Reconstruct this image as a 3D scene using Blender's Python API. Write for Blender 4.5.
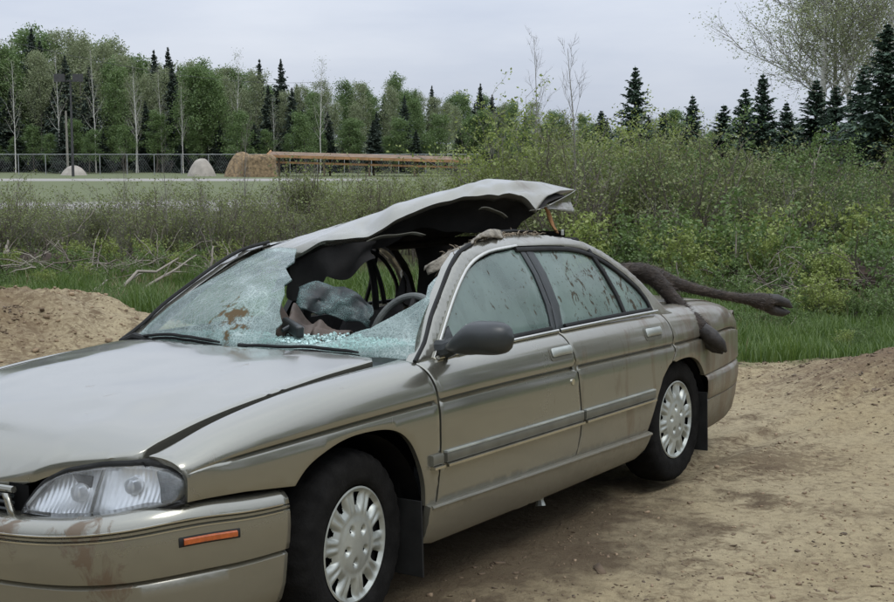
import bpy, bmesh, math, random
import numpy as np
from mathutils import Vector, Matrix
from mathutils.geometry import delaunay_2d_cdt

for o in list(bpy.data.objects):
    bpy.data.objects.remove(o)
scene = bpy.context.scene
COL = scene.collection
R = math.radians
rng = np.random.default_rng(7)
random.seed(7)

# ------------------------------------------------------------------ camera
CAM = np.array([3.32757, 3.52325, 1.62548])
YAW, PITCH, FPX = 3.74254, -0.10145, 1250.0
cd = bpy.data.cameras.new('camera')
cam = bpy.data.objects.new('camera', cd)
COL.objects.link(cam)
cam.location = CAM
cam.rotation_euler = (math.pi / 2 + PITCH, 0, YAW - math.pi / 2)
cd.sensor_width = 36.0
cd.lens = 36.0 * FPX / 894.0
cd.clip_start = 0.05
cd.clip_end = 3000
scene.camera = cam

# ------------------------------------------------------------------ sky
SUN_EL, SUN_AZ = R(58), R(75)          # azimuth measured from +x towards +y
world = bpy.data.worlds.new('World')
scene.world = world
world.use_nodes = True
wn = world.node_tree
wn.nodes.clear()
w_out = wn.nodes.new('ShaderNodeOutputWorld')
w_bg = wn.nodes.new('ShaderNodeBackground')
w_sky = wn.nodes.new('ShaderNodeTexSky')
w_sky.sky_type = 'NISHITA'
w_sky.sun_disc = False
w_sky.sun_elevation = SUN_EL
w_sky.sun_rotation = R(90) - SUN_AZ
w_sky.dust_density = 2.0
w_sky.air_density = 1.0
w_hs = wn.nodes.new('ShaderNodeHueSaturation')
w_hs.inputs['Saturation'].default_value = 0.12
w_hs.inputs['Value'].default_value = 1.0
w_tc = wn.nodes.new('ShaderNodeTexCoord')
w_map = wn.nodes.new('ShaderNodeMapping')
w_map.inputs['Scale'].default_value = (2.0, 2.0, 9.0)
w_no = wn.nodes.new('ShaderNodeTexNoise')
w_no.inputs['Scale'].default_value = 1.6
w_no.inputs['Detail'].default_value = 6
w_no.inputs['Roughness'].default_value = 0.55
w_rmp = wn.nodes.new('ShaderNodeValToRGB')
w_rmp.color_ramp.elements[0].position = 0.30
w_rmp.color_ramp.elements[0].color = (5.5, 6.15, 7.4, 1)
w_rmp.color_ramp.elements[1].position = 0.72
w_rmp.color_ramp.elements[1].color = (7.3, 7.8, 8.7, 1)
w_mix = wn.nodes.new('ShaderNodeMix')
w_mix.data_type = 'RGBA'
w_mix.inputs[0].default_value = 0.82
wn.links.new(w_tc.outputs['Generated'], w_map.inputs['Vector'])
wn.links.new(w_map.outputs[0], w_no.inputs['Vector'])
wn.links.new(w_no.outputs['Fac'], w_rmp.inputs[0])
wn.links.new(w_sky.outputs[0], w_hs.inputs['Color'])
wn.links.new(w_hs.outputs[0], w_mix.inputs[6])
wn.links.new(w_rmp.outputs[0], w_mix.inputs[7])
# an overcast vault is brighter overhead than at the horizon: (1 + 2 sin e) / 3
w_sep = wn.nodes.new('ShaderNodeSeparateXYZ')
wn.links.new(w_tc.outputs['Generated'], w_sep.inputs[0])
w_mx = wn.nodes.new('ShaderNodeMath'); w_mx.operation = 'MAXIMUM'; w_mx.inputs[1].default_value = 0.0
wn.links.new(w_sep.outputs['Z'], w_mx.inputs[0])
w_ma = wn.nodes.new('ShaderNodeMath'); w_ma.operation = 'MULTIPLY_ADD'; w_ma.inputs[1].default_value = 1.7; w_ma.inputs[2].default_value = 0.84
wn.links.new(w_mx.outputs[0], w_ma.inputs[0])
w_vs = wn.nodes.new('ShaderNodeVectorMath'); w_vs.operation = 'SCALE'
wn.links.new(w_mix.outputs[2], w_vs.inputs[0])
wn.links.new(w_ma.outputs[0], w_vs.inputs['Scale'])
wn.links.new(w_vs.outputs[0], w_bg.inputs['Color'])
w_bg.inputs['Strength'].default_value = 0.10
wn.links.new(w_bg.outputs[0], w_out.inputs[0])

# ------------------------------------------------------------------ sun (veiled by cloud)
sd = bpy.data.lights.new('sun', 'SUN')
sd.energy = 0.9
sd.angle = R(25)
sd.color = (1.0, 0.97, 0.93)
sun = bpy.data.objects.new('sun', sd)
COL.objects.link(sun)
sdir = Vector((math.cos(SUN_AZ) * math.cos(SUN_EL), math.sin(SUN_AZ) * math.cos(SUN_EL), math.sin(SUN_EL)))
sun.rotation_euler = sdir.to_track_quat('Z', 'Y').to_euler()
sun.location = sdir * 60

scene.render.engine = 'CYCLES'
scene.view_settings.view_transform = 'Standard'
scene.view_settings.look = 'None'
scene.view_settings.gamma = 1
scene.view_settings.use_curve_mapping = False
scene.view_settings.exposure = 0.14

# horizontal frame: FWD goes away from the viewer, RGT to the right
FWD = np.array([math.cos(YAW), math.sin(YAW)])
RGT = np.array([math.sin(YAW), -math.cos(YAW)])


def place(px, d):
    """ground position at distance d along the line of sight whose bearing is given in photo columns"""
    p = CAM[:2] + FWD * d + RGT * ((px - 447.0) / FPX * d)
    return float(p[0]), float(p[1])


# ------------------------------------------------------------------ helpers
def tag(o, label=None, cat=None, group=None, kind=None):
    if label: o['label'] = label
    if cat: o['category'] = cat
    if group: o['group'] = group
    if kind: o['kind'] = kind
    return o


def empty(name, loc=(0, 0, 0), rz=0.0):
    o = bpy.data.objects.new(name, None)
    o.empty_display_size = 0.2
    o.location = loc
    o.rotation_euler = (0, 0, rz)
    COL.objects.link(o)
    return o


def link(name, me, parent=None, mat=None):
    o = bpy.data.objects.new(name, me)
    if mat is not None and not me.materials:
        me.materials.append(mat)
    COL.objects.link(o)
    if parent is not None:
        o.parent = parent
    return o


def mesh(name, V, F, mat=None, parent=None, smooth=True, sharp=None, mats=None, midx=None):
    me = bpy.data.meshes.new(name)
    me.from_pydata([tuple(map(float, v)) for v in V], [], [tuple(int(i) for i in f) for f in F])
    me.update()
    if smooth:
        me.polygons.foreach_set('use_smooth', [True] * len(me.polygons))
        if sharp: me.set_sharp_from_angle(angle=R(sharp))
    if mats:
        for m in mats: me.materials.append(m)
        me.polygons.foreach_set('material_index', midx)
    return link(name, me, parent, mat)


def npmesh(name, V, Q, mats, midx=None, smooth=False):
    """fast mesh from arrays, Q is (n,4) or (n,3)"""
    me = bpy.data.meshes.new(name)
    n, k = Q.shape
    me.vertices.add(len(V))
    me.vertices.foreach_set('co', np.ascontiguousarray(V, dtype=np.float32).ravel())
    me.loops.add(n * k)
    me.loops.foreach_set('vertex_index', np.ascontiguousarray(Q, dtype=np.int32).ravel())
    me.polygons.add(n)
    me.polygons.foreach_set('loop_start', np.arange(0, n * k, k, dtype=np.int32))
    for m in mats: me.materials.append(m)
    if midx is not None:
        me.polygons.foreach_set('material_index', np.ascontiguousarray(midx, dtype=np.int32))
    if smooth:
        me.polygons.foreach_set('use_smooth', np.ones(n, dtype=bool))
    me.update(calc_edges=True)
    me.validate()
    return me


class MB:
    def __init__(s):
        s.v, s.f, s.n = [], [], 0

    def add(s, V, F):
        s.v += [tuple(map(float, p)) for p in V]
        s.f += [tuple(i + s.n for i in f) for f in F]
        s.n = len(s.v)
        return s

    def box(s, c, d, rot=None):
        V = []
        for x in (-1, 1):
            for y in (-1, 1):
                for z in (-1, 1):
                    p = Vector((x * d[0] / 2, y * d[1] / 2, z * d[2] / 2))
                    if rot is not None: p = rot @ p
                    V.append(p + Vector(c))
        return s.add(V, [(0, 1, 3, 2), (4, 6, 7, 5), (0, 4, 5, 1), (2, 3, 7, 6), (0, 2, 6, 4), (1, 5, 7, 3)])

    def tube(s, P, rad, k=6, cap=True, closed=False):
        P = [Vector(p) for p in P]
        n = len(P)
        rad = rad if hasattr(rad, '__len__') else [rad] * n
        V = []
        ref = Vector((0, 0, 1))
        if abs((P[-1] - P[0]).normalized().z) > .8: ref = Vector((1, 0, 0))
        for i in range(n):
            a = P[i - 1] if (i > 0 or closed) else P[i]
            b = P[(i + 1) % n] if (i < n - 1 or closed) else P[i]
            t = (b - a)
            t = t.normalized() if t.length > 1e-9 else Vector((0, 0, 1))
            u = t.cross(ref)
            u = u.normalized() if u.length > 1e-6 else t.orthogonal().normalized()
            w = u.cross(t)
            for j in range(k):
                an = 2 * math.pi * j / k
                V.append(P[i] + (u * math.cos(an) + w * math.sin(an)) * rad[i])
        F = []
        m = n if closed else n - 1
        for i in range(m):
            i2 = (i + 1) % n
            for j in range(k):
                j2 = (j + 1) % k
                F.append((i * k + j, i2 * k + j, i2 * k + j2, i * k + j2))
        if cap and not closed:
            F.append(tuple(range(k)))
            F.append(tuple((n - 1) * k + j for j in reversed(range(k))))
        return s.add(V, F)

    def grid(s, P, wrap=False):
        """P: rows of points"""
        r, c = len(P), len(P[0])
        V = [p for row in P for p in row]
        F = []
        for i in range(r - 1):
            for j in range(c if wrap else c - 1):
                j2 = (j + 1) % c
                F.append((i * c + j, i * c + j2, (i + 1) * c + j2, (i + 1) * c + j))
        return s.add(V, F)

    def build(s, name, mat, parent=None, smooth=True, sharp=35):
        return mesh(name, s.v, s.f, mat, parent, smooth, sharp)


def add_bevel(o, w, seg=2):
    m = o.modifiers.new('bevel', 'BEVEL')
    m.width = w
    m.segments = seg
    m.limit_method = 'ANGLE'
    m.angle_limit = R(40)
    return o


def pchip(pts):
    pts = sorted(pts)
    x = np.array([p[0] for p in pts], float)
    y = np.array([p[1] for p in pts], float)
    h = np.diff(x)
    d = np.diff(y) / h
    m = np.zeros(len(x))
    m[0], m[-1] = d[0], d[-1]
    for i in range(1, len(x) - 1):
        if d[i - 1] * d[i] <= 0:
            m[i] = 0
        else:
            w1, w2 = 2 * h[i] + h[i - 1], h[i] + 2 * h[i - 1]
            m[i] = (w1 + w2) / (w1 / d[i - 1] + w2 / d[i])

    def f(q):
        q = np.clip(q, x[0], x[-1])
        i = int(min(max(np.searchsorted(x, q) - 1, 0), len(x) - 2))
        t = (q - x[i]) / h[i]
        return float((2 * t ** 3 - 3 * t ** 2 + 1) * y[i] + (t ** 3 - 2 * t ** 2 + t) * h[i] * m[i]
                     + (-2 * t ** 3 + 3 * t ** 2) * y[i + 1] + (t ** 3 - t ** 2) * h[i] * m[i + 1])
    return f


def cspline(pts):
    """natural cubic spline: continuous curvature, for reflective sheet metal"""
    pts = sorted(pts)
    x = np.array([p[0] for p in pts], float); y = np.array([p[1] for p in pts], float)
    n = len(x); h = np.diff(x)
    A = np.zeros((n, n)); r = np.zeros(n)
    A[0, 0] = A[-1, -1] = 1
    for i in range(1, n - 1):
        A[i, i - 1], A[i, i], A[i, i + 1] = h[i - 1], 2 * (h[i - 1] + h[i]), h[i]
        r[i] = 6 * ((y[i + 1] - y[i]) / h[i] - (y[i] - y[i - 1]) / h[i - 1])
    m = np.linalg.solve(A, r)

    def f(q):
        q = min(max(q, x[0]), x[-1])
        i = int(min(max(np.searchsorted(x, q) - 1, 0), n - 2))
        a, b_ = x[i + 1] - q, q - x[i]
        return float(m[i] * a ** 3 / (6 * h[i]) + m[i + 1] * b_ ** 3 / (6 * h[i]) + (y[i] / h[i] - m[i] * h[i] / 6) * a + (y[i + 1] / h[i] - m[i + 1] * h[i] / 6) * b_)
    return f


def scurve(pts):
    P = np.array(pts, float)
    L = np.concatenate([[0], np.cumsum(np.linalg.norm(np.diff(P, axis=0), axis=1))]); L /= L[-1]
    fs = [cspline(list(zip(L, P[:, k]))) for k in range(P.shape[1])]
    return lambda t: np.array([f(t) for f in fs])


def pline(pts):
    P = np.array(pts, float)
    L = np.concatenate([[0], np.cumsum(np.linalg.norm(np.diff(P, axis=0), axis=1))]); L /= L[-1]
    return lambda t: np.array([np.interp(t, L, P[:, k]) for k in range(P.shape[1])])


def curve3(pts):
    """smooth interpolation through 3-D points, parameter 0..1 by chord length"""
    P = np.array(pts, float)
    L = np.concatenate([[0], np.cumsum(np.linalg.norm(np.diff(P, axis=0), axis=1))])
    L /= L[-1]
    fs = [pchip(list(zip(L, P[:, k]))) for k in range(P.shape[1])]
    return lambda t: np.array([f(t) for f in fs])


def _hash(ix, iy, seed):
    h = (ix.astype(np.int64) * 374761393 + iy.astype(np.int64) * 668265263 + seed * 1442695041) & 0xffffffff
    h = ((h ^ (h >> 13)) * 1274126177) & 0xffffffff
    return ((h ^ (h >> 16)) & 0xffff) / 65535.0


def vnoise(x, y, seed=0):
    x, y = np.asarray(x, float), np.asarray(y, float)
    ix, iy = np.floor(x), np.floor(y)
    fx, fy = x - ix, y - iy
    fx, fy = fx * fx * (3 - 2 * fx), fy * fy * (3 - 2 * fy)
    a = _hash(ix, iy, seed); b = _hash(ix + 1, iy, seed)
    c = _hash(ix, iy + 1, seed); d = _hash(ix + 1, iy + 1, seed)
    return (a * (1 - fx) + b * fx) * (1 - fy) + (c * (1 - fx) + d * fx) * fy


def fbm(x, y, oct=4, seed=0):
    s, a, t = 0, 1.0, 0
    for i in range(oct):
        s = s + a * vnoise(np.asarray(x) * 2 ** i + i * 17.3, np.asarray(y) * 2 ** i - i * 9.1, seed + i)
        t += a
        a *= .5
    return s / t


def smooth01(a, b, x):
    t = np.clip((np.asarray(x, float) - a) / (b - a), 0, 1)
    return t * t * (3 - 2 * t)


# ------------------------------------------------------------------ materials
class NT:
    def __init__(s, name):
        s.m = bpy.data.materials.new(name)
        s.m.use_nodes = True
        s.t = s.m.node_tree
        s.t.nodes.clear()
        s.out = s.t.nodes.new('ShaderNodeOutputMaterial')

    def n(s, typ, **kw):
        nd = s.t.nodes.new('ShaderNode' + typ)
        for k, v in kw.items():
            if hasattr(nd, k) and k not in ('inputs',):
                setattr(nd, k, v)
        return nd

    def l(s, a, b):
        s.t.links.new(a, b)

    def coord(s, which='Object'):
        return s.n('TexCoord').outputs[which]

    def noise(s, vec, scale, detail=4, rough=.55, dist=0, scl=None):
        if scl:
            mp = s.n('Mapping'); mp.inputs['Scale'].default_value = scl
            s.l(vec, mp.inputs['Vector']); vec = mp.outputs[0]
        nd = s.n('TexNoise')
        nd.inputs['Scale'].default_value = scale
        nd.inputs['Detail'].default_value = detail
        nd.inputs['Roughness'].default_value = rough
        nd.inputs['Distortion'].default_value = dist
        s.l(vec, nd.inputs['Vector'])
        return nd.outputs['Fac']

    def ramp(s, fac, stops):
        nd = s.n('ValToRGB')
        e = nd.color_ramp.elements
        while len(e) < len(stops): e.new(0.5)
        for el, (p, c) in zip(e, stops):
            el.position = p
            el.color = (c, c, c, 1) if not hasattr(c, '__len__') else (*c, 1)
        s.l(fac, nd.inputs[0])
        return nd.outputs[0]

    def mix(s, fac, a, b, mode='MIX'):
        nd = s.n('Mix'); nd.data_type = 'RGBA'; nd.blend_type = mode
        for i, v in ((0, fac), (6, a), (7, b)):
            if hasattr(v, 'is_linked'): s.l(v, nd.inputs[i])
            elif i == 0: nd.inputs[0].default_value = v
            else: nd.inputs[i].default_value = (*v, 1)
        return nd.outputs[2]

    def math(s, op, a, b=None, clamp=False):
        nd = s.n('Math'); nd.operation = op; nd.use_clamp = clamp
        for i, v in ((0, a), (1, b)):
            if v is None: continue
            if hasattr(v, 'is_linked'): s.l(v, nd.inputs[i])
            else: nd.inputs[i].default_value = v
        return nd.outputs[0]

    def bump(s, h, strength=.3, dist=.01):
        nd = s.n('Bump')
        nd.inputs['Strength'].default_value = strength
        nd.inputs['Distance'].default_value = dist
        s.l(h, nd.inputs['Height'])
        return nd.outputs[0]

    def principled(s, **kw):
        p = s.n('BsdfPrincipled')
        for k, v in kw.items():
            inp = p.inputs[k.replace('_', ' ')]
            if hasattr(v, 'is_linked'): s.l(v, inp)
            elif hasattr(v, '__len__') and len(v) == 3 and inp.type == 'RGBA': inp.default_value = (*v, 1)
            else: inp.default_value = v
        return p

    def finish(s, shader):
        s.l(shader, s.out.inputs['Surface'])
        return s.m


def sep(nt, vec):
    nd = nt.n('SeparateXYZ')
    nt.l(vec, nd.inputs[0])
    return nd.outputs


def simple(name, col, rough=.6, metal=0.0, var=.25, scale=6, bump=0.0, bscale=60, coat=0, spec=.5):
    nt = NT(name)
    c = nt.coord()
    f = nt.noise(c, scale, 5)
    a = tuple(x * (1 - var) for x in col)
    b = tuple(min(1, x * (1 + var)) for x in col)
    colr = nt.ramp(f, [(.3, a), (.7, b)])
    kw = dict(Base_Color=colr, Roughness=rough, Metallic=metal, Coat_Weight=coat, Specular_IOR_Level=spec)
    if bump: kw['Normal'] = nt.bump(nt.noise(c, bscale, 4), bump, .01)
    return nt.finish(nt.principled(**kw).outputs[0])


def leafmat(name, c1, c2, trans=.35, seedscale=1.3):
    nt = NT(name)
    geo = nt.n('NewGeometry')
    rnd = geo.outputs['Random Per Island']
    pos = geo.outputs['Position']
    f = nt.noise(pos, seedscale, 2)
    f = nt.math('MULTIPLY_ADD', rnd, .6)
    nz = nt.noise(pos, seedscale, 2)
    f = nt.math('ADD', nt.math('MULTIPLY', rnd, .6), nt.math('MULTIPLY', nz, .5), True)
    col = nt.ramp(f, [(.15, c1), (.85, c2)])
    d = nt.n('BsdfDiffuse'); nt.l(col, d.inputs[0])
    t = nt.n('BsdfTranslucent'); nt.l(col, t.inputs[0])
    g = nt.n('BsdfGlossy'); g.inputs['Roughness'].default_value = .5
    ms = nt.n('MixShader'); ms.inputs[0].default_value = trans
    nt.l(d.outputs[0], ms.inputs[1]); nt.l(t.outputs[0], ms.inputs[2])
    m2 = nt.n('MixShader'); m2.inputs[0].default_value = .04
    nt.l(ms.outputs[0], m2.inputs[1]); nt.l(g.outputs[0], m2.inputs[2])
    return nt.finish(m2.outputs[0])


def paint_material():
    nt = NT('pewter_paint')
    c = nt.coord()
    x, y, z = sep(nt, c)
    base = (.246, .242, .200)
    # dust film: lower body and towards the tail
    low = nt.math('MULTIPLY_ADD', z, -1.6); low.node.inputs[2].default_value = 1.02
    tail = nt.math('MULTIPLY_ADD', x, -.26); tail.node.inputs[2].default_value = -.22
    n1 = nt.noise(c, 5, 6, .6, .4)
    n2 = nt.noise(c, 38, 5, .65)
    dust = nt.math('ADD', nt.math('MAXIMUM', low, 0.05), nt.math('MAXIMUM', tail, 0.0))
    dust = nt.math('MULTIPLY', dust, nt.math('ADD', nt.math('MULTIPLY', n1, .9), nt.math('MULTIPLY', n2, .5)), True)
    # runs and splashes of dried mud, more of them behind the centre post
    run = nt.noise(c, 11, 5, .6, .5, (1.0, 1.0, .22))
    rear = nt.math('MULTIPLY_ADD', x, -.10, True); rear.node.inputs[2].default_value = -.10
    runm = nt.ramp(nt.math('ADD', run, rear), [(.66, 0), (.78, 1)])
    spk = nt.ramp(nt.noise(c, 60, 3, .6), [(.64, 0), (.70, 1)])
    spk = nt.math('MULTIPLY', spk, nt.ramp(nt.noise(c, 4, 2), [(.45, 0), (.6, 1)]))
    spk = nt.math('MULTIPLY', spk, nt.math('MULTIPLY', rear, 9.0, True))
    # the mud splash on the bumper corner
    def blob(cx, cy, cz, r):
        v = nt.n('VectorMath'); v.operation = 'DISTANCE'
        nt.l(c, v.inputs[0]); v.inputs[1].default_value = (cx, cy, cz)
        return nt.math('SUBTRACT', 1.0, nt.math('DIVIDE', v.outputs['Value'], r), True)
    bl = nt.math('MAXIMUM', blob(.985, .64, .53, .22), nt.math('MAXIMUM', blob(1.04, .36, .58, .14), blob(.96, .70, .43, .16)))
    bl = nt.math('ADD', bl, nt.math('MULTIPLY', nt.math('SUBTRACT', nt.noise(c, 13, 7, .66, 1.2, (1, 1, .7)), .5), 2.6))
    blm = nt.math('MULTIPLY', nt.ramp(bl, [(.62, 0), (.92, 1)]), nt.ramp(nt.math('MAXIMUM', blob(.985, .64, .51, .30), blob(1.04, .36, .58, .17)), [(.05, 0), (.3, 1)]))
    mud = nt.math('MAXIMUM', nt.math('MULTIPLY', runm, .55), nt.math('MAXIMUM', spk, nt.math('MULTIPLY', blm, .85)))
    col = nt.mix(dust, base, (.125, .106, .070))
    col = nt.mix(mud, col, (.115, .075, .042))
    cover = nt.math('MAXIMUM', nt.math('MULTIPLY', dust, 1.1, True), mud)
    rough = nt.math('MULTIPLY_ADD', cover, .45); rough.node.inputs[2].default_value = .22
    metal = nt.math('SUBTRACT', .82, nt.math('MULTIPLY', cover, .7), True)
    coat = nt.math('SUBTRACT', .9, nt.math('MULTIPLY', cover, .85), True)
    bmp = nt.bump(nt.math('ADD', nt.math('MULTIPLY', mud, .6), nt.math('MULTIPLY', nt.noise(c, 3.2, 3), .8)), .22, .006)
    p = nt.principled(Base_Color=col, Roughness=rough, Metallic=metal, Coat_Weight=coat, Coat_Roughness=.07, Coat_IOR=1.7, Normal=bmp)
    return nt.finish(p.outputs[0])


def fog_sky_glass():
    nt = NT('fog_and_sky_window_glass')
    c = nt.coord()
    x, y, z = sep(nt, c)
    n1 = nt.noise(c, 3.0, 4, .5)
    fog_sky = nt.ramp(n1, [(.3, .62), (.7, .86)])
    streak = nt.ramp(nt.noise(c, 14, 3, .5, .6, (1, 1, .12)), [(.52, 0), (.62, 1)])
    fog_sky = nt.math('SUBTRACT', fog_sky, nt.math('MULTIPLY', streak, .08))
    rear = nt.math('MULTIPLY_ADD', x, -.34, True); rear.node.inputs[2].default_value = -.34
    dn = nt.noise(c, 24, 4, .62, .5, (1, 1, .55))
    drop = nt.ramp(nt.math('ADD', dn, nt.math('MULTIPLY', rear, .24)), [(.645, 0), (.70, 1)])
    drop2 = nt.ramp(nt.math('ADD', nt.noise(c, 70, 3, .6), nt.math('MULTIPLY', rear, .14)), [(.68, 0), (.73, 1)])
    mud = nt.math('MULTIPLY', nt.math('MAXIMUM', drop, drop2), .85)
    film = nt.n('BsdfDiffuse')
    nt.l(nt.mix(n1, (.125, .180, .160), (.190, .250, .225)), film.inputs[0])  # fog film whose pale tone also paints in the sky's reflection
    tr = nt.n('BsdfTransparent'); tr.inputs[0].default_value = (.70, .84, .80, 1)
    ms = nt.n('MixShader'); nt.l(fog_sky, ms.inputs[0]); nt.l(tr.outputs[0], ms.inputs[1]); nt.l(film.outputs[0], ms.inputs[2])
    gl = nt.n('BsdfGlossy'); gl.inputs['Roughness'].default_value = .12
    fr = nt.n('Fresnel'); fr.inputs[0].default_value = 1.5
    m2 = nt.n('MixShader'); nt.l(fr.outputs[0], m2.inputs[0]); nt.l(ms.outputs[0], m2.inputs[1]); nt.l(gl.outputs[0], m2.inputs[2])
    md = nt.n('BsdfDiffuse'); md.inputs[0].default_value = (.045, .030, .018, 1)
    m3 = nt.n('MixShader'); nt.l(mud, m3.inputs[0]); nt.l(m2.outputs[0], m3.inputs[1]); nt.l(md.outputs[0], m3.inputs[2])
    return nt.finish(m3.outputs[0])


def crazed_glass():
    nt = NT('crazed_windscreen_glass')
    c = nt.coord()
    def cracks(scale, w):
        wv = nt.n('TexNoise'); wv.inputs['Scale'].default_value = 6; nt.l(c, wv.inputs['Vector'])
        mx = nt.n('Mix'); mx.data_type = 'RGBA'; mx.inputs[0].default_value = .06
        nt.l(c, mx.inputs[6]); nt.l(wv.outputs['Color'], mx.inputs[7])
        v = nt.n('TexVoronoi'); v.feature = 'DISTANCE_TO_EDGE'; v.inputs['Scale'].default_value = scale
        nt.l(mx.outputs[2], v.inputs['Vector'])
        return nt.ramp(v.outputs['Distance'], [(0, 1), (w, 0)])
    k = nt.math('MAXIMUM', nt.math('MULTIPLY', cracks(17, .05), .8), nt.math('MULTIPLY', cracks(120, .22), .65))
    zone = nt.ramp(nt.noise(c, 4.2, 4, .6, .6), [(.36, 0), (.62, 1)])
    crush = nt.math('MULTIPLY', nt.ramp(nt.noise(c, 120, 2), [(.35, .2), (.65, 1)]), zone)
    vor = nt.n('TexVoronoi'); vor.inputs['Scale'].default_value = 60; nt.l(c, vor.inputs['Vector'])
    white = nt.math('MAXIMUM', nt.math('MULTIPLY', k, nt.math('ADD', nt.math('MULTIPLY', zone, .6), .4)), nt.math('MULTIPLY', crush, .75))
    x, y, z = sep(nt, c)
    dark = (.18, .31, .29)
    col = nt.mix(white, (.24, .38, .34), (.70, .80, .77))
    alpha = nt.math('ADD', .30, nt.math('MULTIPLY', white, .66), True)
    # mud smear low on the passenger side
    v = nt.n('VectorMath'); v.operation = 'DISTANCE'; nt.l(c, v.inputs[0]); v.inputs[1].default_value = (-.47, -.12, 1.03)
    bl = nt.math('SUBTRACT', 1.0, nt.math('DIVIDE', v.outputs['Value'], .24), True)
    bm = nt.ramp(nt.math('ADD', bl, nt.math('MULTIPLY', nt.math('SUBTRACT', nt.noise(c, 20, 5, .65), .5), 2.4)), [(.62, 0), (.85, 1)])
    bm = nt.math('MULTIPLY', bm, nt.ramp(bl, [(.02, 0), (.25, 1)]))
    col = nt.mix(bm, col, (.15, .11, .065))
    alpha = nt.math('MAXIMUM', alpha, bm)
    d = nt.n('BsdfDiffuse'); nt.l(col, d.inputs[0])
    tl = nt.n('BsdfTranslucent'); nt.l(col, tl.inputs[0])
    dm = nt.n('MixShader'); dm.inputs[0].default_value = .30; nt.l(d.outputs[0], dm.inputs[1]); nt.l(tl.outputs[0], dm.inputs[2])
    tr = nt.n('BsdfTransparent'); tr.inputs[0].default_value = (.72, .9, .86, 1)
    m1 = nt.n('MixShader'); nt.l(alpha, m1.inputs[0]); nt.l(tr.outputs[0], m1.inputs[1]); nt.l(dm.outputs[0], m1.inputs[2])
    b = nt.bump(nt.math('ADD', vor.outputs['Distance'], k), .5, .004)
    g = nt.n('BsdfGlossy'); g.inputs['Roughness'].default_value = .16; nt.l(b, g.inputs['Normal'])
    fr = nt.n('Fresnel'); fr.inputs[0].default_value = 1.5; nt.l(b, fr.inputs['Normal'])
    fac = nt.math('MULTIPLY', fr.outputs[0], nt.math('SUBTRACT', 1.0, bm))
    m2 = nt.n('MixShader'); nt.l(fac, m2.inputs[0]); nt.l(m1.outputs[0], m2.inputs[1]); nt.l(g.outputs[0], m2.inputs[2])
    return nt.finish(m2.outputs[0])


def lens_glass():
    nt = NT('lamp_lens')
    c = nt.coord()
    tr = nt.n('BsdfTransparent'); tr.inputs[0].default_value = (.93, .95, .96, 1)
    wv = nt.n('TexWave'); wv.bands_direction = 'Y'; wv.inputs['Scale'].default_value = 60; nt.l(c, wv.inputs['Vector'])
    b = nt.bump(wv.outputs['Fac'], .15, .002)
    g = nt.n('BsdfGlossy'); g.inputs['Roughness'].default_value = .08; nt.l(b, g.inputs['Normal'])
    fr = nt.n('Fresnel'); fr.inputs[0].default_value = 1.55; nt.l(b, fr.inputs['Normal'])
    d = nt.n('BsdfDiffuse'); d.inputs[0].default_value = (.62, .63, .62, 1)
    m0 = nt.n('MixShader')
    nt.l(nt.ramp(nt.noise(c, 12, 4, .6), [(.3, .04), (.75, .22)]), m0.inputs[0])
    nt.l(tr.outputs[0], m0.inputs[1]); nt.l(d.outputs[0], m0.inputs[2])
    m = nt.n('MixShader'); nt.l(fr.outputs[0], m.inputs[0]); nt.l(m0.outputs[0], m.inputs[1]); nt.l(g.outputs[0], m.inputs[2])
    return nt.finish(m.outputs[0])


def reflector_mat():
    nt = NT('lamp_reflector')
    c = nt.coord()
    wv = nt.n('TexWave'); wv.bands_direction = 'Y'; wv.inputs['Scale'].default_value = 22; nt.l(c, wv.inputs['Vector'])
    b = nt.bump(wv.outputs['Fac'], .25, .004)
    return nt.finish(nt.principled(Base_Color=(.92, .93, .94), Metallic=.55, Roughness=.30, Normal=b).outputs[0])


def fur_material():
    nt = NT('moose_coat')
    c = nt.coord()
    f = nt.noise(c, 9, 5, .6)
    h = nt.noise(c, 60, 4, .7, 0, (.25, .25, 1))
    col = nt.ramp(nt.math('ADD', nt.math('MULTIPLY', f, .6), nt.math('MULTIPLY', h, .4)),
                  [(.32, (.012, .009, .007)), (.52, (.028, .020, .014)), (.76, (.070, .050, .034))])
    return nt.finish(nt.principled(Base_Color=col, Roughness=.85, Normal=nt.bump(h, .8, .010), Sheen_Weight=.05).outputs[0])


def bark(name, c1, c2, birch=False):
    nt = NT(name)
    c = nt.coord()
    if birch:
        m = nt.ramp(nt.noise(c, 7, 4, .6, .3, (1, 1, 4)), [(.56, 0), (.64, 1)])
        col = nt.mix(m, c1, c2)
    else:
        col = nt.mix(nt.noise(c, 9, 5, .65, .2, (1, 1, .3)), c1, c2)
    return nt.finish(nt.principled(Base_Color=col, Roughness=.9, Normal=nt.bump(nt.noise(c, 25, 4, .6, 0, (1, 1, .3)), .6, .02)).outputs[0])


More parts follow.
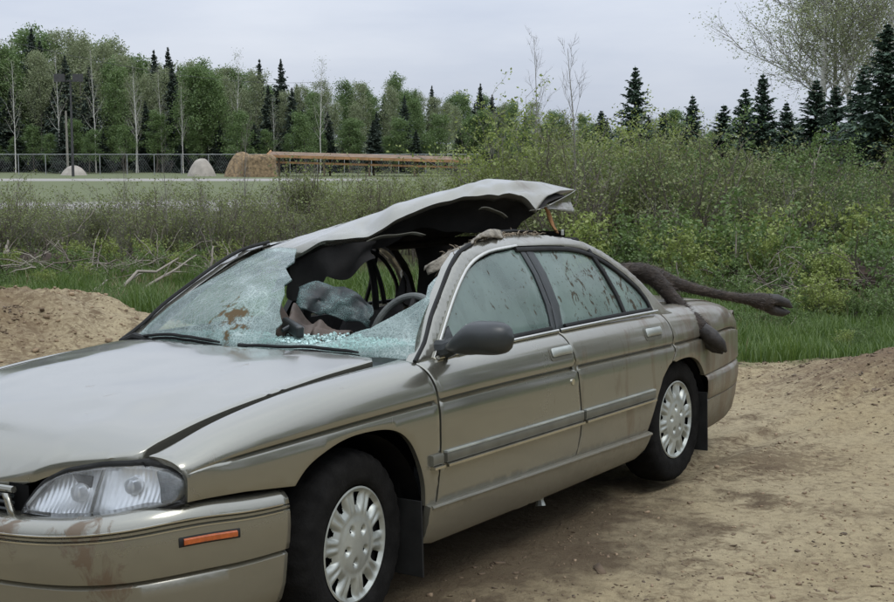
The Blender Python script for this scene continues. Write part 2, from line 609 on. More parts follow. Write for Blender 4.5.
M = {}
M['paint'] = paint_material()
M['black'] = simple('black_rubber_trim', (.014, .0145, .014), .7, var=.4, scale=9, bump=.1, spec=.25)
M['darkplastic'] = simple('dark_moulded_plastic', (.022, .026, .026), .38, var=.3, scale=5, bump=.05)
M['interior'] = simple('charcoal_interior_cloth', (.022, .021, .020), .9, var=.4, bump=.3)
M['headliner'] = simple('torn_headliner_cloth', (.017, .016, .015), .95, var=.5, bump=.4, bscale=14)
M['under'] = simple('black_underbody', (.006, .006, .006), .95, var=.4, spec=.1)
M['chrome'] = simple('dull_chrome_trim', (.56, .55, .50), .22, 1.0, var=.12)
M['strip'] = simple('grey_moulding', (.092, .090, .070), .45, var=.2, scale=12)
M['glass'] = fog_sky_glass()
M['crazed'] = crazed_glass()
M['lens'] = lens_glass()
M['reflector'] = reflector_mat()
M['amber'] = simple('amber_lens', (.34, .075, .015), .25, var=.3, scale=50, coat=.6)
M['smoke'] = simple('smoked_lens', (.045, .06, .058), .2, var=.4, scale=60, coat=.8, bump=.3, bscale=120)
M['tyre'] = simple('tyre_rubber', (.0085, .0082, .0077), .95, var=.45, scale=14, bump=.3, bscale=90, spec=.12)
M['hubcap'] = simple('silver_wheel_cover', (.36, .38, .35), .42, .55, var=.22, scale=10)
M['fur'] = fur_material()
M['hoof'] = simple('dark_hoof_horn', (.018, .015, .013), .62, var=.6, scale=18, bump=.5, bscale=40)
M['tail_lamp'] = simple('red_tail_lamp', (.22, .012, .012), .2, var=.2, coat=.7)
M['fluff'] = simple('tan_torn_padding', (.215, .175, .125), .95, var=.5, scale=18, bump=.8, bscale=50)
M['browncloth'] = simple('crumpled_brown_vinyl', (.075, .055, .042), .6, var=.4, scale=10, bump=.4, bscale=20)
M['greydash'] = simple('grey_dash_vinyl', (.12, .13, .12), .65, var=.35, scale=9, bump=.3)
M['chips'] = simple('glass_granules', (.42, .58, .55), .25, var=.4, scale=40)
M['rust'] = simple('rusty_torn_steel', (.24, .12, .045), .8, var=.5, scale=22, bump=.5)

# ================================================================== GROUND
GRASS_EDGE = pchip([(-600, 14.5), (0, 14.2), (90, 13.6), (160, 12.6), (300, 12.0), (600, 11.0), (740, 10.5), (880, 10.4), (1000, 10.2), (1500, 10.0)])
_gx = np.linspace(-600, 1500, 400)
_gy = np.array([GRASS_EDGE(v) for v in _gx])


def to_view(x, y):
    dx, dy = np.asarray(x, float) - CAM[0], np.asarray(y, float) - CAM[1]
    d = dx * FWD[0] + dy * FWD[1]
    l = dx * RGT[0] + dy * RGT[1]
    return d, l


def ground_h(x, y, fine=True):
    x, y = np.asarray(x, float), np.asarray(y, float)
    d, l = to_view(x, y)
    h = np.zeros_like(d)
    # the clearing falls a little away beyond the far side of the car
    fall = .028 * np.clip(y - .9, -1.7, 0) * smooth01(-6, -4.2, y) * smooth01(-7, -4.8, x) * (1 - smooth01(2, 5, x))
    h = h + fall
    # rise beyond the thicket up to the field and the wood
    h = h + 1.62 * smooth01(0, 1, (d - 24) / 95.0) * (d > 0) + .045 * np.clip(d - 118, 0, 140)
    # spoil heap on the left
    m = np.exp(-((l + 4.75) / 1.75) ** 2 - ((d - 11.6) / 1.5) ** 2) * .47
    m = m + np.exp(-((l + 3.3) / .9) ** 2 - ((d - 11.8) / .8) ** 2) * .20
    m = m + np.exp(-((l + 7.2) / 2.2) ** 2 - ((d - 10.6) / 1.8) ** 2) * .40
    # low bank on the right
    m = m + np.exp(-((l - 3.35) / .75) ** 2 - ((d - 8.9) / 1.1) ** 2) * .33
    m = m + np.exp(-((l - 2.7) / 1.7) ** 2 - ((d - 10.2) / .45) ** 2) * .04
    h = h + m * (1 + .35 * (fbm(x * 1.6, y * 1.6, 3, 5) - .5))
    if fine:
        # tyre ruts leaving the tail of the car and swinging to the right
        for off in (-.74, .74):
            cxr = -2.731 - np.clip(-2.731 - x, 0, 9)
            yr_ = off + .085 * np.clip(-3.2 - x, 0, 9) ** 2
            w_ = (x < -2.4) * np.exp(-((y - yr_) / .10) ** 2)
            h = h - .030 * w_ * (1 - smooth01(11, 14, d)) + .018 * (x < -2.6) * (np.exp(-((y - yr_ - .17) / .06) ** 2) + np.exp(-((y - yr_ + .17) / .06) ** 2)) * fbm(x * 6, y * 6, 2, 17)
        car = smooth01(.25, .9, np.maximum(np.abs(x + 1.4) - 2.6, np.abs(y) - .95))
        amp = .35 + .65 * car
        wear = (1 - smooth01(14, 24, d))
        h = h + wear * amp * (.05 * (fbm(x * 1.1, y * 1.1, 3, 11) - .5) + .035 * (fbm(x * 4.5, y * 4.5, 3, 21) - .5) + .012 * (fbm(x * 16, y * 16, 2, 31) - .5))
        h = h + smooth01(.08, .3, m) * (.14 * (fbm(x * 3.2, y * 3.2, 4, 41) - .5) + .05 * (fbm(x * 11, y * 11, 2, 43) - .5))
        h = h - wear * .012 * (1 - car)
        h = h + .35 * (fbm(x * .25, y * .25, 3, 51) - .5) * smooth01(15, 28, d) * (1 - smooth01(60, 90, d))
    return h


def axis(lo, hi, step, far):
    a = list(np.arange(lo, hi, step))
    s, v, left = step, lo, []
    while v > -far:
        s *= 1.13; v -= s; left.append(v)
    s, v, right = step, hi, []
    while v < far:
        v += s; right.append(v); s *= 1.13
    return np.array(left[::-1] + a + right)


def ground_material():
    nt = NT('dirt_and_grass')
    pos = nt.n('NewGeometry').outputs['Position']
    x, y, z = sep(nt, pos)
    def lin(ax, ay, c0):
        return nt.math('ADD', nt.math('ADD', nt.math('MULTIPLY', x, ax), nt.math('MULTIPLY', y, ay)), c0)
    d = lin(FWD[0], FWD[1], -float(CAM[:2] @ FWD))
    l = lin(RGT[0], RGT[1], -float(CAM[:2] @ RGT))
    n_big = nt.noise(pos, .55, 4, .6)
    n_mid = nt.noise(pos, 3.2, 6, .62)
    n_fine = nt.noise(pos, 22, 6, .7)
    n_chip = nt.noise(pos, 17, 5, .7, 1.0, (1, 1, 1))
    sand = nt.mix(n_mid, (.238, .188, .104), (.350, .288, .172))
    sand = nt.mix(nt.ramp(n_big, [(.38, 0), (.66, 1)]), sand, (.335, .282, .178))
    dk = nt.ramp(nt.math('ADD', nt.math('MULTIPLY', n_mid, .62), nt.math('MULTIPLY', n_chip, .42)), [(.505, 0), (.64, 1)])
    dk = nt.math('MULTIPLY', dk, nt.ramp(n_big, [(.36, .25), (.6, 1)]))
    sand = nt.mix(nt.math('MULTIPLY', dk, .8), sand, (.072, .044, .024))
    sand = nt.mix(nt.math('MULTIPLY', nt.ramp(n_fine, [(.48, 0), (.72, 1)]), .5), sand, (.105, .072, .043))
    hv = nt.n('VectorMath'); hv.operation = 'DISTANCE'; nt.l(pos, hv.inputs[0])
    hx_ = CAM[:2] + FWD * 10.9 + RGT * -5.2
    hv.inputs[1].default_value = (float(hx_[0]), float(hx_[1]), .3)
    hm_ = nt.math('SUBTRACT', 1.0, nt.math('DIVIDE', hv.outputs['Value'], 2.6), True)
    hm_ = nt.ramp(nt.math('ADD', hm_, nt.math('MULTIPLY', nt.math('SUBTRACT', n_chip, .5), 1.5)), [(.05, 0), (.55, 1)])
    sand = nt.mix(nt.math('MULTIPLY', hm_, .75), sand, (.120, .080, .045))
    hv2 = nt.n('VectorMath'); hv2.operation = 'DISTANCE'; nt.l(pos, hv2.inputs[0])
    hx2 = CAM[:2] + FWD * 9.2 + RGT * 3.45
    hv2.inputs[1].default_value = (float(hx2[0]), float(hx2[1]), .2)
    hm2 = nt.math('SUBTRACT', 1.0, nt.math('DIVIDE', hv2.outputs['Value'], 1.5), True)
    hm2 = nt.ramp(nt.math('ADD', hm2, nt.math('MULTIPLY', nt.math('SUBTRACT', n_chip, .5), 1.8)), [(.15, 0), (.65, 1)])
    sand = nt.mix(nt.math('MULTIPLY', hm2, .75), sand, (.115, .074, .045))
    # churned dark patch behind the rear wheel
    pv = nt.n('VectorMath'); pv.operation = 'DISTANCE'; nt.l(pos, pv.inputs[0]); pv.inputs[1].default_value = (-3.53, 1.04, 0)
    pt = nt.math('SUBTRACT', 1.0, nt.math('DIVIDE', pv.outputs['Value'], 1.0), True)
    pt = nt.ramp(nt.math('ADD', pt, nt.math('MULTIPLY', nt.math('SUBTRACT', n_chip, .5), 2.2)), [(.45, 0), (.8, 1)])
    pt = nt.math('MULTIPLY', pt, nt.math('SUBTRACT', 1.0, nt.math('DIVIDE', pv.outputs['Value'], 1.3), True))
    sand = nt.mix(nt.math('MULTIPLY', pt, .75, True), sand, (.105, .072, .042))
    # dark churned soil, with the car's shade painted in along its near flank
    shade_y = nt.math('SUBTRACT', 1.0, nt.math('DIVIDE', nt.math('ABSOLUTE', nt.math('SUBTRACT', y, .45)), 1.45), True)
    shade_x = nt.math('SUBTRACT', 1.0, nt.math('DIVIDE', nt.math('ABSOLUTE', nt.math('ADD', x, 1.3)), 2.6), True)
    soil_shade = nt.math('ADD', nt.math('MULTIPLY', nt.math('MULTIPLY', shade_y, shade_x), 1.6), nt.math('MULTIPLY', nt.math('SUBTRACT', n_mid, .5), 1.6))
    soil_shade = nt.math('MULTIPLY', nt.ramp(soil_shade, [(.35, 0), (.85, 1)]), nt.ramp(nt.math('MULTIPLY', shade_y, shade_x), [(0, 0), (.15, 1)]))
    sand = nt.mix(nt.math('MULTIPLY', soil_shade, .85), sand, (.072, .051, .031))
    grass = nt.mix(n_mid, (.030, .055, .012), (.070, .105, .028))
    litter = nt.mix(n_fine, (.05, .035, .02), (.12, .09, .05))
    # boundary of the clearing, ragged
    e = nt.math('ADD', d, nt.math('MULTIPLY', l, .42))
    e = nt.math('ADD', e, nt.math('MULTIPLY', nt.math('SUBTRACT', n_mid, .5), 1.9))
    gm = nt.ramp(nt.math('MULTIPLY', nt.math('SUBTRACT', e, 10.4), .5, True), [(.35, 0), (.75, 1)])
    col = nt.mix(gm, sand, grass)
    sh = nt.ramp(nt.math('MULTIPLY', nt.math('SUBTRACT', d, 15.5), .25, True), [(.2, 0), (.8, 1)])
    col = nt.mix(sh, col, nt.mix(n_mid, litter, grass))
    # pale gravel yard behind the brush, then mown field with a track
    def band(a, b, soft):
        up = nt.math('DIVIDE', nt.math('SUBTRACT', d, a), soft, True)
        dn = nt.math('DIVIDE', nt.math('SUBTRACT', b, d), soft, True)
        return nt.math('MULTIPLY', up, dn)
    field = nt.mix(n_mid, (.105, .125, .062), (.145, .160, .090))
    f0 = nt.math('DIVIDE', nt.math('SUBTRACT', d, 34.0), 8.0, True)
    col = nt.mix(f0, col, field)
    gravel = nt.mix(n_fine, (.24, .23, .215), (.34, .325, .30))
    lm = nt.math('SUBTRACT', 1.0, nt.math('DIVIDE', nt.math('ADD', l, 8.0), 6.0, True))
    col = nt.mix(nt.math('MULTIPLY', band(46.0, 56.0, 2.5), lm), col, gravel)
    col = nt.mix(nt.math('MULTIPLY', band(84.0, 92.0, 2.0), lm), col, gravel)
    h = nt.math('ADD', nt.math('MULTIPLY', n_fine, .5), nt.math('MULTIPLY', n_chip, .6))
    bp = nt.bump(h, .85, .035)
    return nt.finish(nt.principled(Base_Color=col, Roughness=.95, Normal=bp, Specular_IOR_Level=.2).outputs[0])


def build_ground():
    ax = axis(-10.5, 3.2, .055, 700)
    ay = axis(-9.5, 4.0, .055, 700)
    X, Y = np.meshgrid(ax, ay, indexing='ij')
    Z = ground_h(X, Y)
    V = np.stack([X, Y, Z], -1).reshape(-1, 3)
    nx, ny = len(ax), len(ay)
    I = np.arange(nx * ny).reshape(nx, ny)
    Q = np.stack([I[:-1, :-1], I[1:, :-1], I[1:, 1:], I[:-1, 1:]], -1).reshape(-1, 4)
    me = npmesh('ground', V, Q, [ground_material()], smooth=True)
    o = link('ground', me)
    tag(o, kind='structure')
    o['label'] = 'sandy dirt clearing with grass beyond and a field behind'


build_ground()

# ================================================================== CAR
ROLL = R(1.6)
car = empty('wrecked_sedan', (0, .9 - .9 * math.cos(ROLL), -.9 * math.sin(ROLL)))
car.rotation_euler = (ROLL, 0, 0)
tag(car, 'wrecked pewter four-door sedan with peeled-back roof and shattered windscreen', 'car')


def inside(P, poly):
    P = np.asarray(P); poly = np.asarray(poly)
    x, y = P[:, 0], P[:, 1]
    r = np.zeros(len(P), bool)
    j = len(poly) - 1
    for i in range(len(poly)):
        xi, yi = poly[i]; xj, yj = poly[j]
        c = ((yi > y) != (yj > y))
        with np.errstate(divide='ignore', invalid='ignore'):
            xx = (xj - xi) * (y - yi) / (yj - yi + 1e-15) + xi
        r ^= c & (x < xx)
        j = i
    return r


def resample(poly, sp):
    out = []
    n = len(poly)
    for i in range(n):
        a, b = np.array(poly[i], float), np.array(poly[(i + 1) % n], float)
        k = max(1, int(math.ceil(np.linalg.norm(b - a) / sp)))
        for j in range(k): out.append(a + (b - a) * j / k)
    return np.array(out)


def roundpoly(poly, r=.02, k=3):
    """soften the corners of a polygon"""
    out = []
    n = len(poly)
    for i in range(n):
        p0, p, p1 = (np.array(poly[(i + s) % n], float) for s in (-1, 0, 1))
        a, b = p0 - p, p1 - p
        la, lb = np.linalg.norm(a), np.linalg.norm(b)
        ra, rb = min(r, la * .4), min(r, lb * .4)
        A, B = p + a / la * ra, p + b / lb * rb
        for t in np.linspace(0, 1, k + 1):
            out.append((1 - t) ** 2 * A + 2 * t * (1 - t) * p + t * t * B)
    return [tuple(q) for q in out]


def panel(name, outline, mapf, mat, parent, out, sp=.03, holes=(), rows=(), flange=.02, fdir=None, mirror=0, edge=.0025, sharp=40, inset=.006):
    """sheet-metal panel: an outline in two surface coordinates, filled, mapped onto the surface and folded in at its edges"""
    loops = [resample(outline, sp * .7)] + [resample(h, sp * .7) for h in holes]
    allb = np.concatenate(loops)
    lo, hi = loops[0].min(0), loops[0].max(0)
    gx, gy = np.meshgrid(np.arange(lo[0], hi[0], sp), np.arange(lo[1], hi[1], sp * .87), indexing='ij')
    gx = gx + (np.arange(gx.shape[1]) % 2)[None, :] * sp * .5
    cand = [np.stack([gx.ravel(), gy.ravel()], -1)]
    keepd = [sp * .55]
    rowpts = []
    for rv in rows:
        for off in ((-.012, -.0065, -.003, 0, .003, .0065, .012)):
            xs = np.arange(lo[0], hi[0], sp * .6)
            rowpts.append(np.stack([xs, np.array([rv(v) if callable(rv) else rv for v in xs]) + off], -1))
    ring = []
    for lp in loops:
        a, b = np.roll(lp, 1, 0), np.roll(lp, -1, 0)
        t = b - a
        nrm = np.stack([-t[:, 1], t[:, 0]], -1)
        nrm /= np.linalg.norm(nrm, axis=1)[:, None] + 1e-12
        for s in (-1, 1): ring.append(lp + nrm * s * inset)

    def ok(P, dist):
        k = inside(P, loops[0])
        for h in loops[1:]: k &= ~inside(P, h)
        P2 = P[k]
        if len(P2) == 0: return P2
        D = np.full(len(P2), 9.0)
        for i in range(0, len(allb), 400):
            D = np.minimum(D, np.sqrt(((P2[:, None, :] - allb[None, i:i + 400, :]) ** 2).sum(-1)).min(1))
        return P2[D > dist]
    parts = [allb]
    rp = ok(np.concatenate(rowpts), inset * 1.6) if rowpts else np.zeros((0, 2))
    gp = ok(cand[0], sp * .5)
    if len(rp):
        D = np.full(len(gp), 9.0)
        for i in range(0, len(rp), 400):
            D = np.minimum(D, np.sqrt(((gp[:, None, :] - rp[None, i:i + 400, :]) ** 2).sum(-1)).min(1))
        gp = gp[D > sp * .45]
    rg = ok(np.concatenate(ring), inset * .8)
    parts += [rg, rp, gp]
    P = np.concatenate(parts)
    edges, s0 = [], 0
    for lp in loops:
        n = len(lp)
        edges += [(s0 + i, s0 + (i + 1) % n) for i in range(n)]
        s0 += n
    res = delaunay_2d_cdt([Vector(p) for p in P], edges, [], 0, 1e-6)
    v2 = np.array([tuple(v) for v in res[0]])
    F = [tuple(f) for f in res[2]]
    cen = np.array([v2[list(f)].mean(0) for f in F])
    k = inside(cen, loops[0])
    for h in loops[1:]: k &= ~inside(cen, h)
    F = [f for f, q in zip(F, k) if q]
    omap = {}
    for i, ov in enumerate(res[3]):
        for o in ov: omap[o] = i
    V = np.array([mapf(a, b) for a, b in v2])
    T = np.array(F)
    fn = np.cross(V[T[:, 1]] - V[T[:, 0]], V[T[:, 2]] - V[T[:, 0]])
    if (fn @ np.array(out, float)).sum() < 0:
        T = T[:, ::-1]; fn = -fn
    N = np.zeros_like(V)
    for j in range(3): np.add.at(N, T[:, j], fn)
    N /= np.linalg.norm(N, axis=1)[:, None] + 1e-12
    F = [tuple(t) for t in T]
    Vl = list(V)
    # boundary edges with their direction
    ecount = {}
    for t in F:
        for j in range(3):
            a, b = t[j], t[(j + 1) % 3]
            ecount[(a, b)] = 1
    bd = [(a, b) for (a, b) in ecount if (b, a) not in ecount]
    new = {}
    for a, b in bd:
        for q in (a, b):
            if q not in new:
                fd = -N[q] if fdir is None else np.array(fdir, float)
                Vl[q] = V[q] - N[q] * edge
                new[q] = len(Vl)
                Vl.append(V[q] - N[q] * edge + fd * flange)
    for a, b in bd:
        F.append((b, a, new[a], new[b]))
    Vl = np.array(Vl)
    if mirror:
        Vl = Vl * np.array([1, -mirror, 1])
        F = [f[::-1] for f in F]
    return mesh(name, Vl, F, mat, parent, True, sharp)


RS = .955      # the far flank is drawn in a little by the impact
yc = cspline([(1.0, .77), (.95, .80), (.80, .855), (.6, .885), (.4, .90), (.1, .91), (-.4, .917), (-1.4, .92), (-2.4, .915), (-2.9, .90), (-3.3, .865), (-3.6, .82), (-3.8, .77), (-3.97, .69)])
yt = cspline([(1.0, .66), (.95, .68), (.82, .725), (.61, .745), (.44, .75), (.15, .757), (-.08, .76), (-.4, .765), (-1, .755), (-2.4, .745), (-2.9, .73), (-3.3, .71), (-3.6, .68), (-3.97, .6)])
zt = cspline([(1.0, .74), (.95, .76), (.82, .787), (.61, .84), (.44, .873), (.15, .908), (-.08, .922), (-.33, .932), (-.6, .945), (-1.4, .955), (-2.4, .945), (-2.9, .93), (-3.3, .91), (-3.6, .875), (-3.8, .83), (-3.97, .78)])
zk = cspline([(1.0, .68), (.9, .705), (.8, .735), (.6, .757), (-2.6, .748), (-3.3, .74), (-3.6, .73), (-3.97, .66)])
prof = cspline([(.18, -.085), (.24, -.05), (.28, -.032), (.36, -.012), (.45, -.002), (.56, .003), (.66, .002), (.74, 0), (.757, -.002), (.8, -.002)])
VT = .977
NEX = 2.3


def S(x, v):
    k = .757
    yy = yc(x)
    if v <= k:
        z = v
        if v > .60: z = .60 + (v - .60) * (zk(x) - .60) / (k - .60)
        y = yy + prof(z)
    else:
        ph = min((v - k) / (VT - k), 1.0) * math.pi / 2
        z = zk(x) + (zt(x) - zk(x)) * math.sin(ph) ** (2 / NEX)
        y = yt(x) + (yy - .004 - yt(x)) * max(math.cos(ph), 0) ** (2 / NEX)
    # pressed feature line along the flank
    g = math.exp(-((v - k) / .0045) ** 2) * .018 * float(smooth01(.72, .55, x) if False else (1 - smooth01(.5, .72, x)))
    y -= g
    return (x, y, z)


def vbelt(x, zb=.928):
    r = (zb - zk(x)) / (zt(x) - zk(x))
    return .757 + (VT - .757) * math.asin(min(1, r ** (NEX / 2))) / (math.pi / 2)


def yG(x, z):
    d = z - .928
    return .838 - .42 * d - .25 * d * d - 12 * max(0, z - 1.30) ** 2


def G(x, z, off=0.0):
    return (x, yG(x, z) - off, z)


def sill(x): return .40 + (x + .35) * .026


arch_f = [(.345, .622), (.29, .665), (.215, .695), (.10, .72), (-.06, .722), (-.19, .70), (-.28, .64), (-.33, .55), (-.355, .47), (-.362, .40)]
arch_r = [(-2.285, .352), (-2.33, .43), (-2.385, .52), (-2.44, .59), (-2.52, .645), (-2.62, .668), (-2.74, .672), (-2.85, .655), (-2.95, .60), (-3.005, .54)]

def dense(pts, n):
    f = scurve(pts)
    return [tuple(f(t)) for t in np.linspace(0, 1, n)]


arch_f = dense(arch_f, 44)
arch_r6 = dense(arch_r, 44)
_k = min(range(44), key=lambda i: abs(arch_r6[i][0] + 2.66))
belt = lambda xs: [(x, vbelt(x)) for x in xs]
fender_poly = [(.775, .665), (.56, .648)] + arch_f + [(-.425, .398), (-.452, .62), (-.455, .75), (-.43, .86), (-.405, VT)] + \
              [(x, VT) for x in (-.2, 0, .2, .4, .6)] + [(.80, VT), (.785, .80), (.772, .74)]
door_f = [(-.437, sill(-.437)), (-1.515, sill(-1.515)), (-1.545, .46), (-1.553, .53), (-1.545, .62), (-1.53, .72), (-1.495, .85)] + \
         belt([-1.482, -1.2, -.9, -.6, -.418]) + [(-.442, .86), (-.467, .75), (-.464, .62)]
door_r = [(-1.527, sill(-1.527)), (-2.27, sill(-2.27))] + [(-2.318, .43), (-2.373, .525), (-2.43, .60), (-2.51, .657), (-2.545, .67)] + \
         [(-2.585, .72), (-2.575, .82)] + belt([-2.545, -2.2, -1.9, -1.494]) + [(-1.507, .85), (-1.542, .72), (-1.557, .62), (-1.565, .53), (-1.557, .46)]
quarter = [(-2.557, .676)] + arch_r6[_k - 3:] + [(-3.02, .535), (-3.3, .538), (-3.6, .54), (-3.97, .545)] + \
          [(-3.97, .7), (-3.97, VT)] + [(x, VT) for x in (-3.6, -3.3, -3.0)] + [(-2.72, VT), (-2.62, .94)] + \
          [(-2.557, vbelt(-2.557)), (-2.587, .82), (-2.597, .72)]

crease = [.757]
LEFT = (0, 1, 0)
left_door_f = left_door_r = None
for side, mir in (('l', 0), ('r', RS)):
    panel('front_fender', fender_poly, S, M['paint'], car, LEFT, sp=.028, rows=crease, mirror=mir)
    a = panel('front_door', door_f, S, M['paint'], car, LEFT, sp=.03, rows=crease, mirror=mir)
    b = panel('rear_door', door_r, S, M['paint'], car, LEFT, sp=.03, rows=crease, mirror=mir)
    if not mir: left_door_f, left_door_r = a, b
    else: right_door_f, right_door_r = a, b
    panel('quarter_panel', quarter, S, M['paint'], car, LEFT, sp=.03, rows=crease, mirror=mir)
    # rocker: stands proud with a small ledge
    rk = [(-.372, .25), (-.366, sill(-.366) - .004), (-1.3, sill(-1.3) - .004), (-2.283, sill(-2.283) - .004), (-2.265, .26), (-2.2, .222), (-1.3, .222), (-.45, .232)]
    panel('rocker_panel', rk, lambda x, v: (x, S(x, v)[1] + .022 - .016 * max(0, min(1, (sill(x) - v) / .16)), v), M['paint'], car, LEFT, sp=.03, flange=.03, mirror=mir)

    pass
for mir in (0, RS):
    mb = MB()
    pts = [np.array(S(x, sill(x) - .008)) + np.array([0, .020, 0]) for x in np.linspace(-.375, -2.275, 40)]
    mb.tube(pts, .0075, 8)
    if mir:
        mb.v = [(x, -y * mir, z) for x, y, z in mb.v]; mb.f = [f[::-1] for f in mb.f]
    mb.build('rocker_ledge', M['paint'], car)
    mb = MB()
    rows = []
    for x in np.linspace(.82, -.40, 40):
        rows.append([(x, yt(x) - .075, zt(x) - .040), (x, yt(x) - .030, zt(x) - .020), (x, yt(x) - .002, zt(x) - .014), (x, yt(x) + .01, zt(x) - .03)])
    mb.grid(rows)  # black sheet added under the hood gap to paint in its shade
    if mir:
        mb.v = [(x, -y * mir, z) for x, y, z in mb.v]; mb.f = [f[::-1] for f in mb.f]
    mb.build('hood_gap_shade', M['under'], car)

# ---- greenhouse frame: windscreen pillar, roof rail, tail pillar, with the window opening left out
A_out = [(-.43, .925), (-.53, .985), (-.639, 1.075), (-.775, 1.164), (-.92, 1.253), (-1.036, 1.304), (-1.192, 1.335), (-1.361, 1.352), (-1.6, 1.358), (-1.8, 1.348), (-1.978, 1.326), (-2.115, 1.298), (-2.247, 1.246), (-2.397, 1.158), (-2.492, 1.082), (-2.575, .995), (-2.64, .93), (-2.70, .905)]
win_open = [(-.537, .926), (-.707, 1.054), (-.815, 1.129), (-.921, 1.193), (-1.03, 1.247), (-1.13, 1.278), (-1.26, 1.300), (-1.48, 1.312), (-1.72, 1.304), (-1.939, 1.291), (-2.06, 1.272), (-2.15, 1.245), (-2.25, 1.200), (-2.371, 1.122), (-2.449, 1.055), (-2.485, 1.0), (-2.495, .95), (-2.49, .926)]
frame_poly = A_out + [(-2.62, .900), (-2.55, .905)] + win_open[::-1]
for mir in (0, RS):
    panel('pillar_frame', frame_poly, lambda x, z: G(x, z), M['paint'], car, LEFT, sp=.022, flange=.055, fdir=(0, -1, 0), mirror=mir, inset=.005)


def strip(name, pts2, mapf, w, h, mat, parent, lift=.0, mirror=0, up=(0, 0, 1), k=8):
    """moulded strip swept along a surface path"""
    P = [np.array(mapf(*p)) for p in pts2]
    mb = MB()
    rows = []
    n = len(P)
    for i in range(n):
        t = P[min(i + 1, n - 1)] - P[max(i - 1, 0)]
        t /= np.linalg.norm(t)
        a, b = pts2[i]
        e = 1e-3
        du = np.array(mapf(a + e, b)) - np.array(mapf(a - e, b))
        dv = np.array(mapf(a, b + e)) - np.array(mapf(a, b - e))
        nn = np.cross(du, dv); nn /= np.linalg.norm(nn)
        if nn @ np.array(LEFT) < 0: nn = -nn
        s = np.cross(t, nn); s /= np.linalg.norm(s)
        if s[2] < 0: s = -s
        row = []
        for j in range(k):
            an = 2 * math.pi * j / k + math.pi / k
            cx, cy = math.cos(an), math.sin(an)
            q = .45
            row.append(P[i] + nn * (lift + h * math.copysign(abs(cx) ** q, cx)) + s * (w / 2 * math.copysign(abs(cy) ** q, cy)))
        rows.append(row)
    mb.grid(rows, wrap=True)
    mb.f += [tuple(range(k)), tuple((n - 1) * k + j for j in reversed(range(k)))]
    if mirror:
        mb.v = [(x, -y * mirror, z) for x, y, z in mb.v]
        mb.f = [f[::-1] for f in mb.f]
    return mb.build(name, mat, parent, sharp=45)


def lineup(pts, n):
    c = curve3(pts)
    return [tuple(c(t)) for t in np.linspace(0, 1, n)]


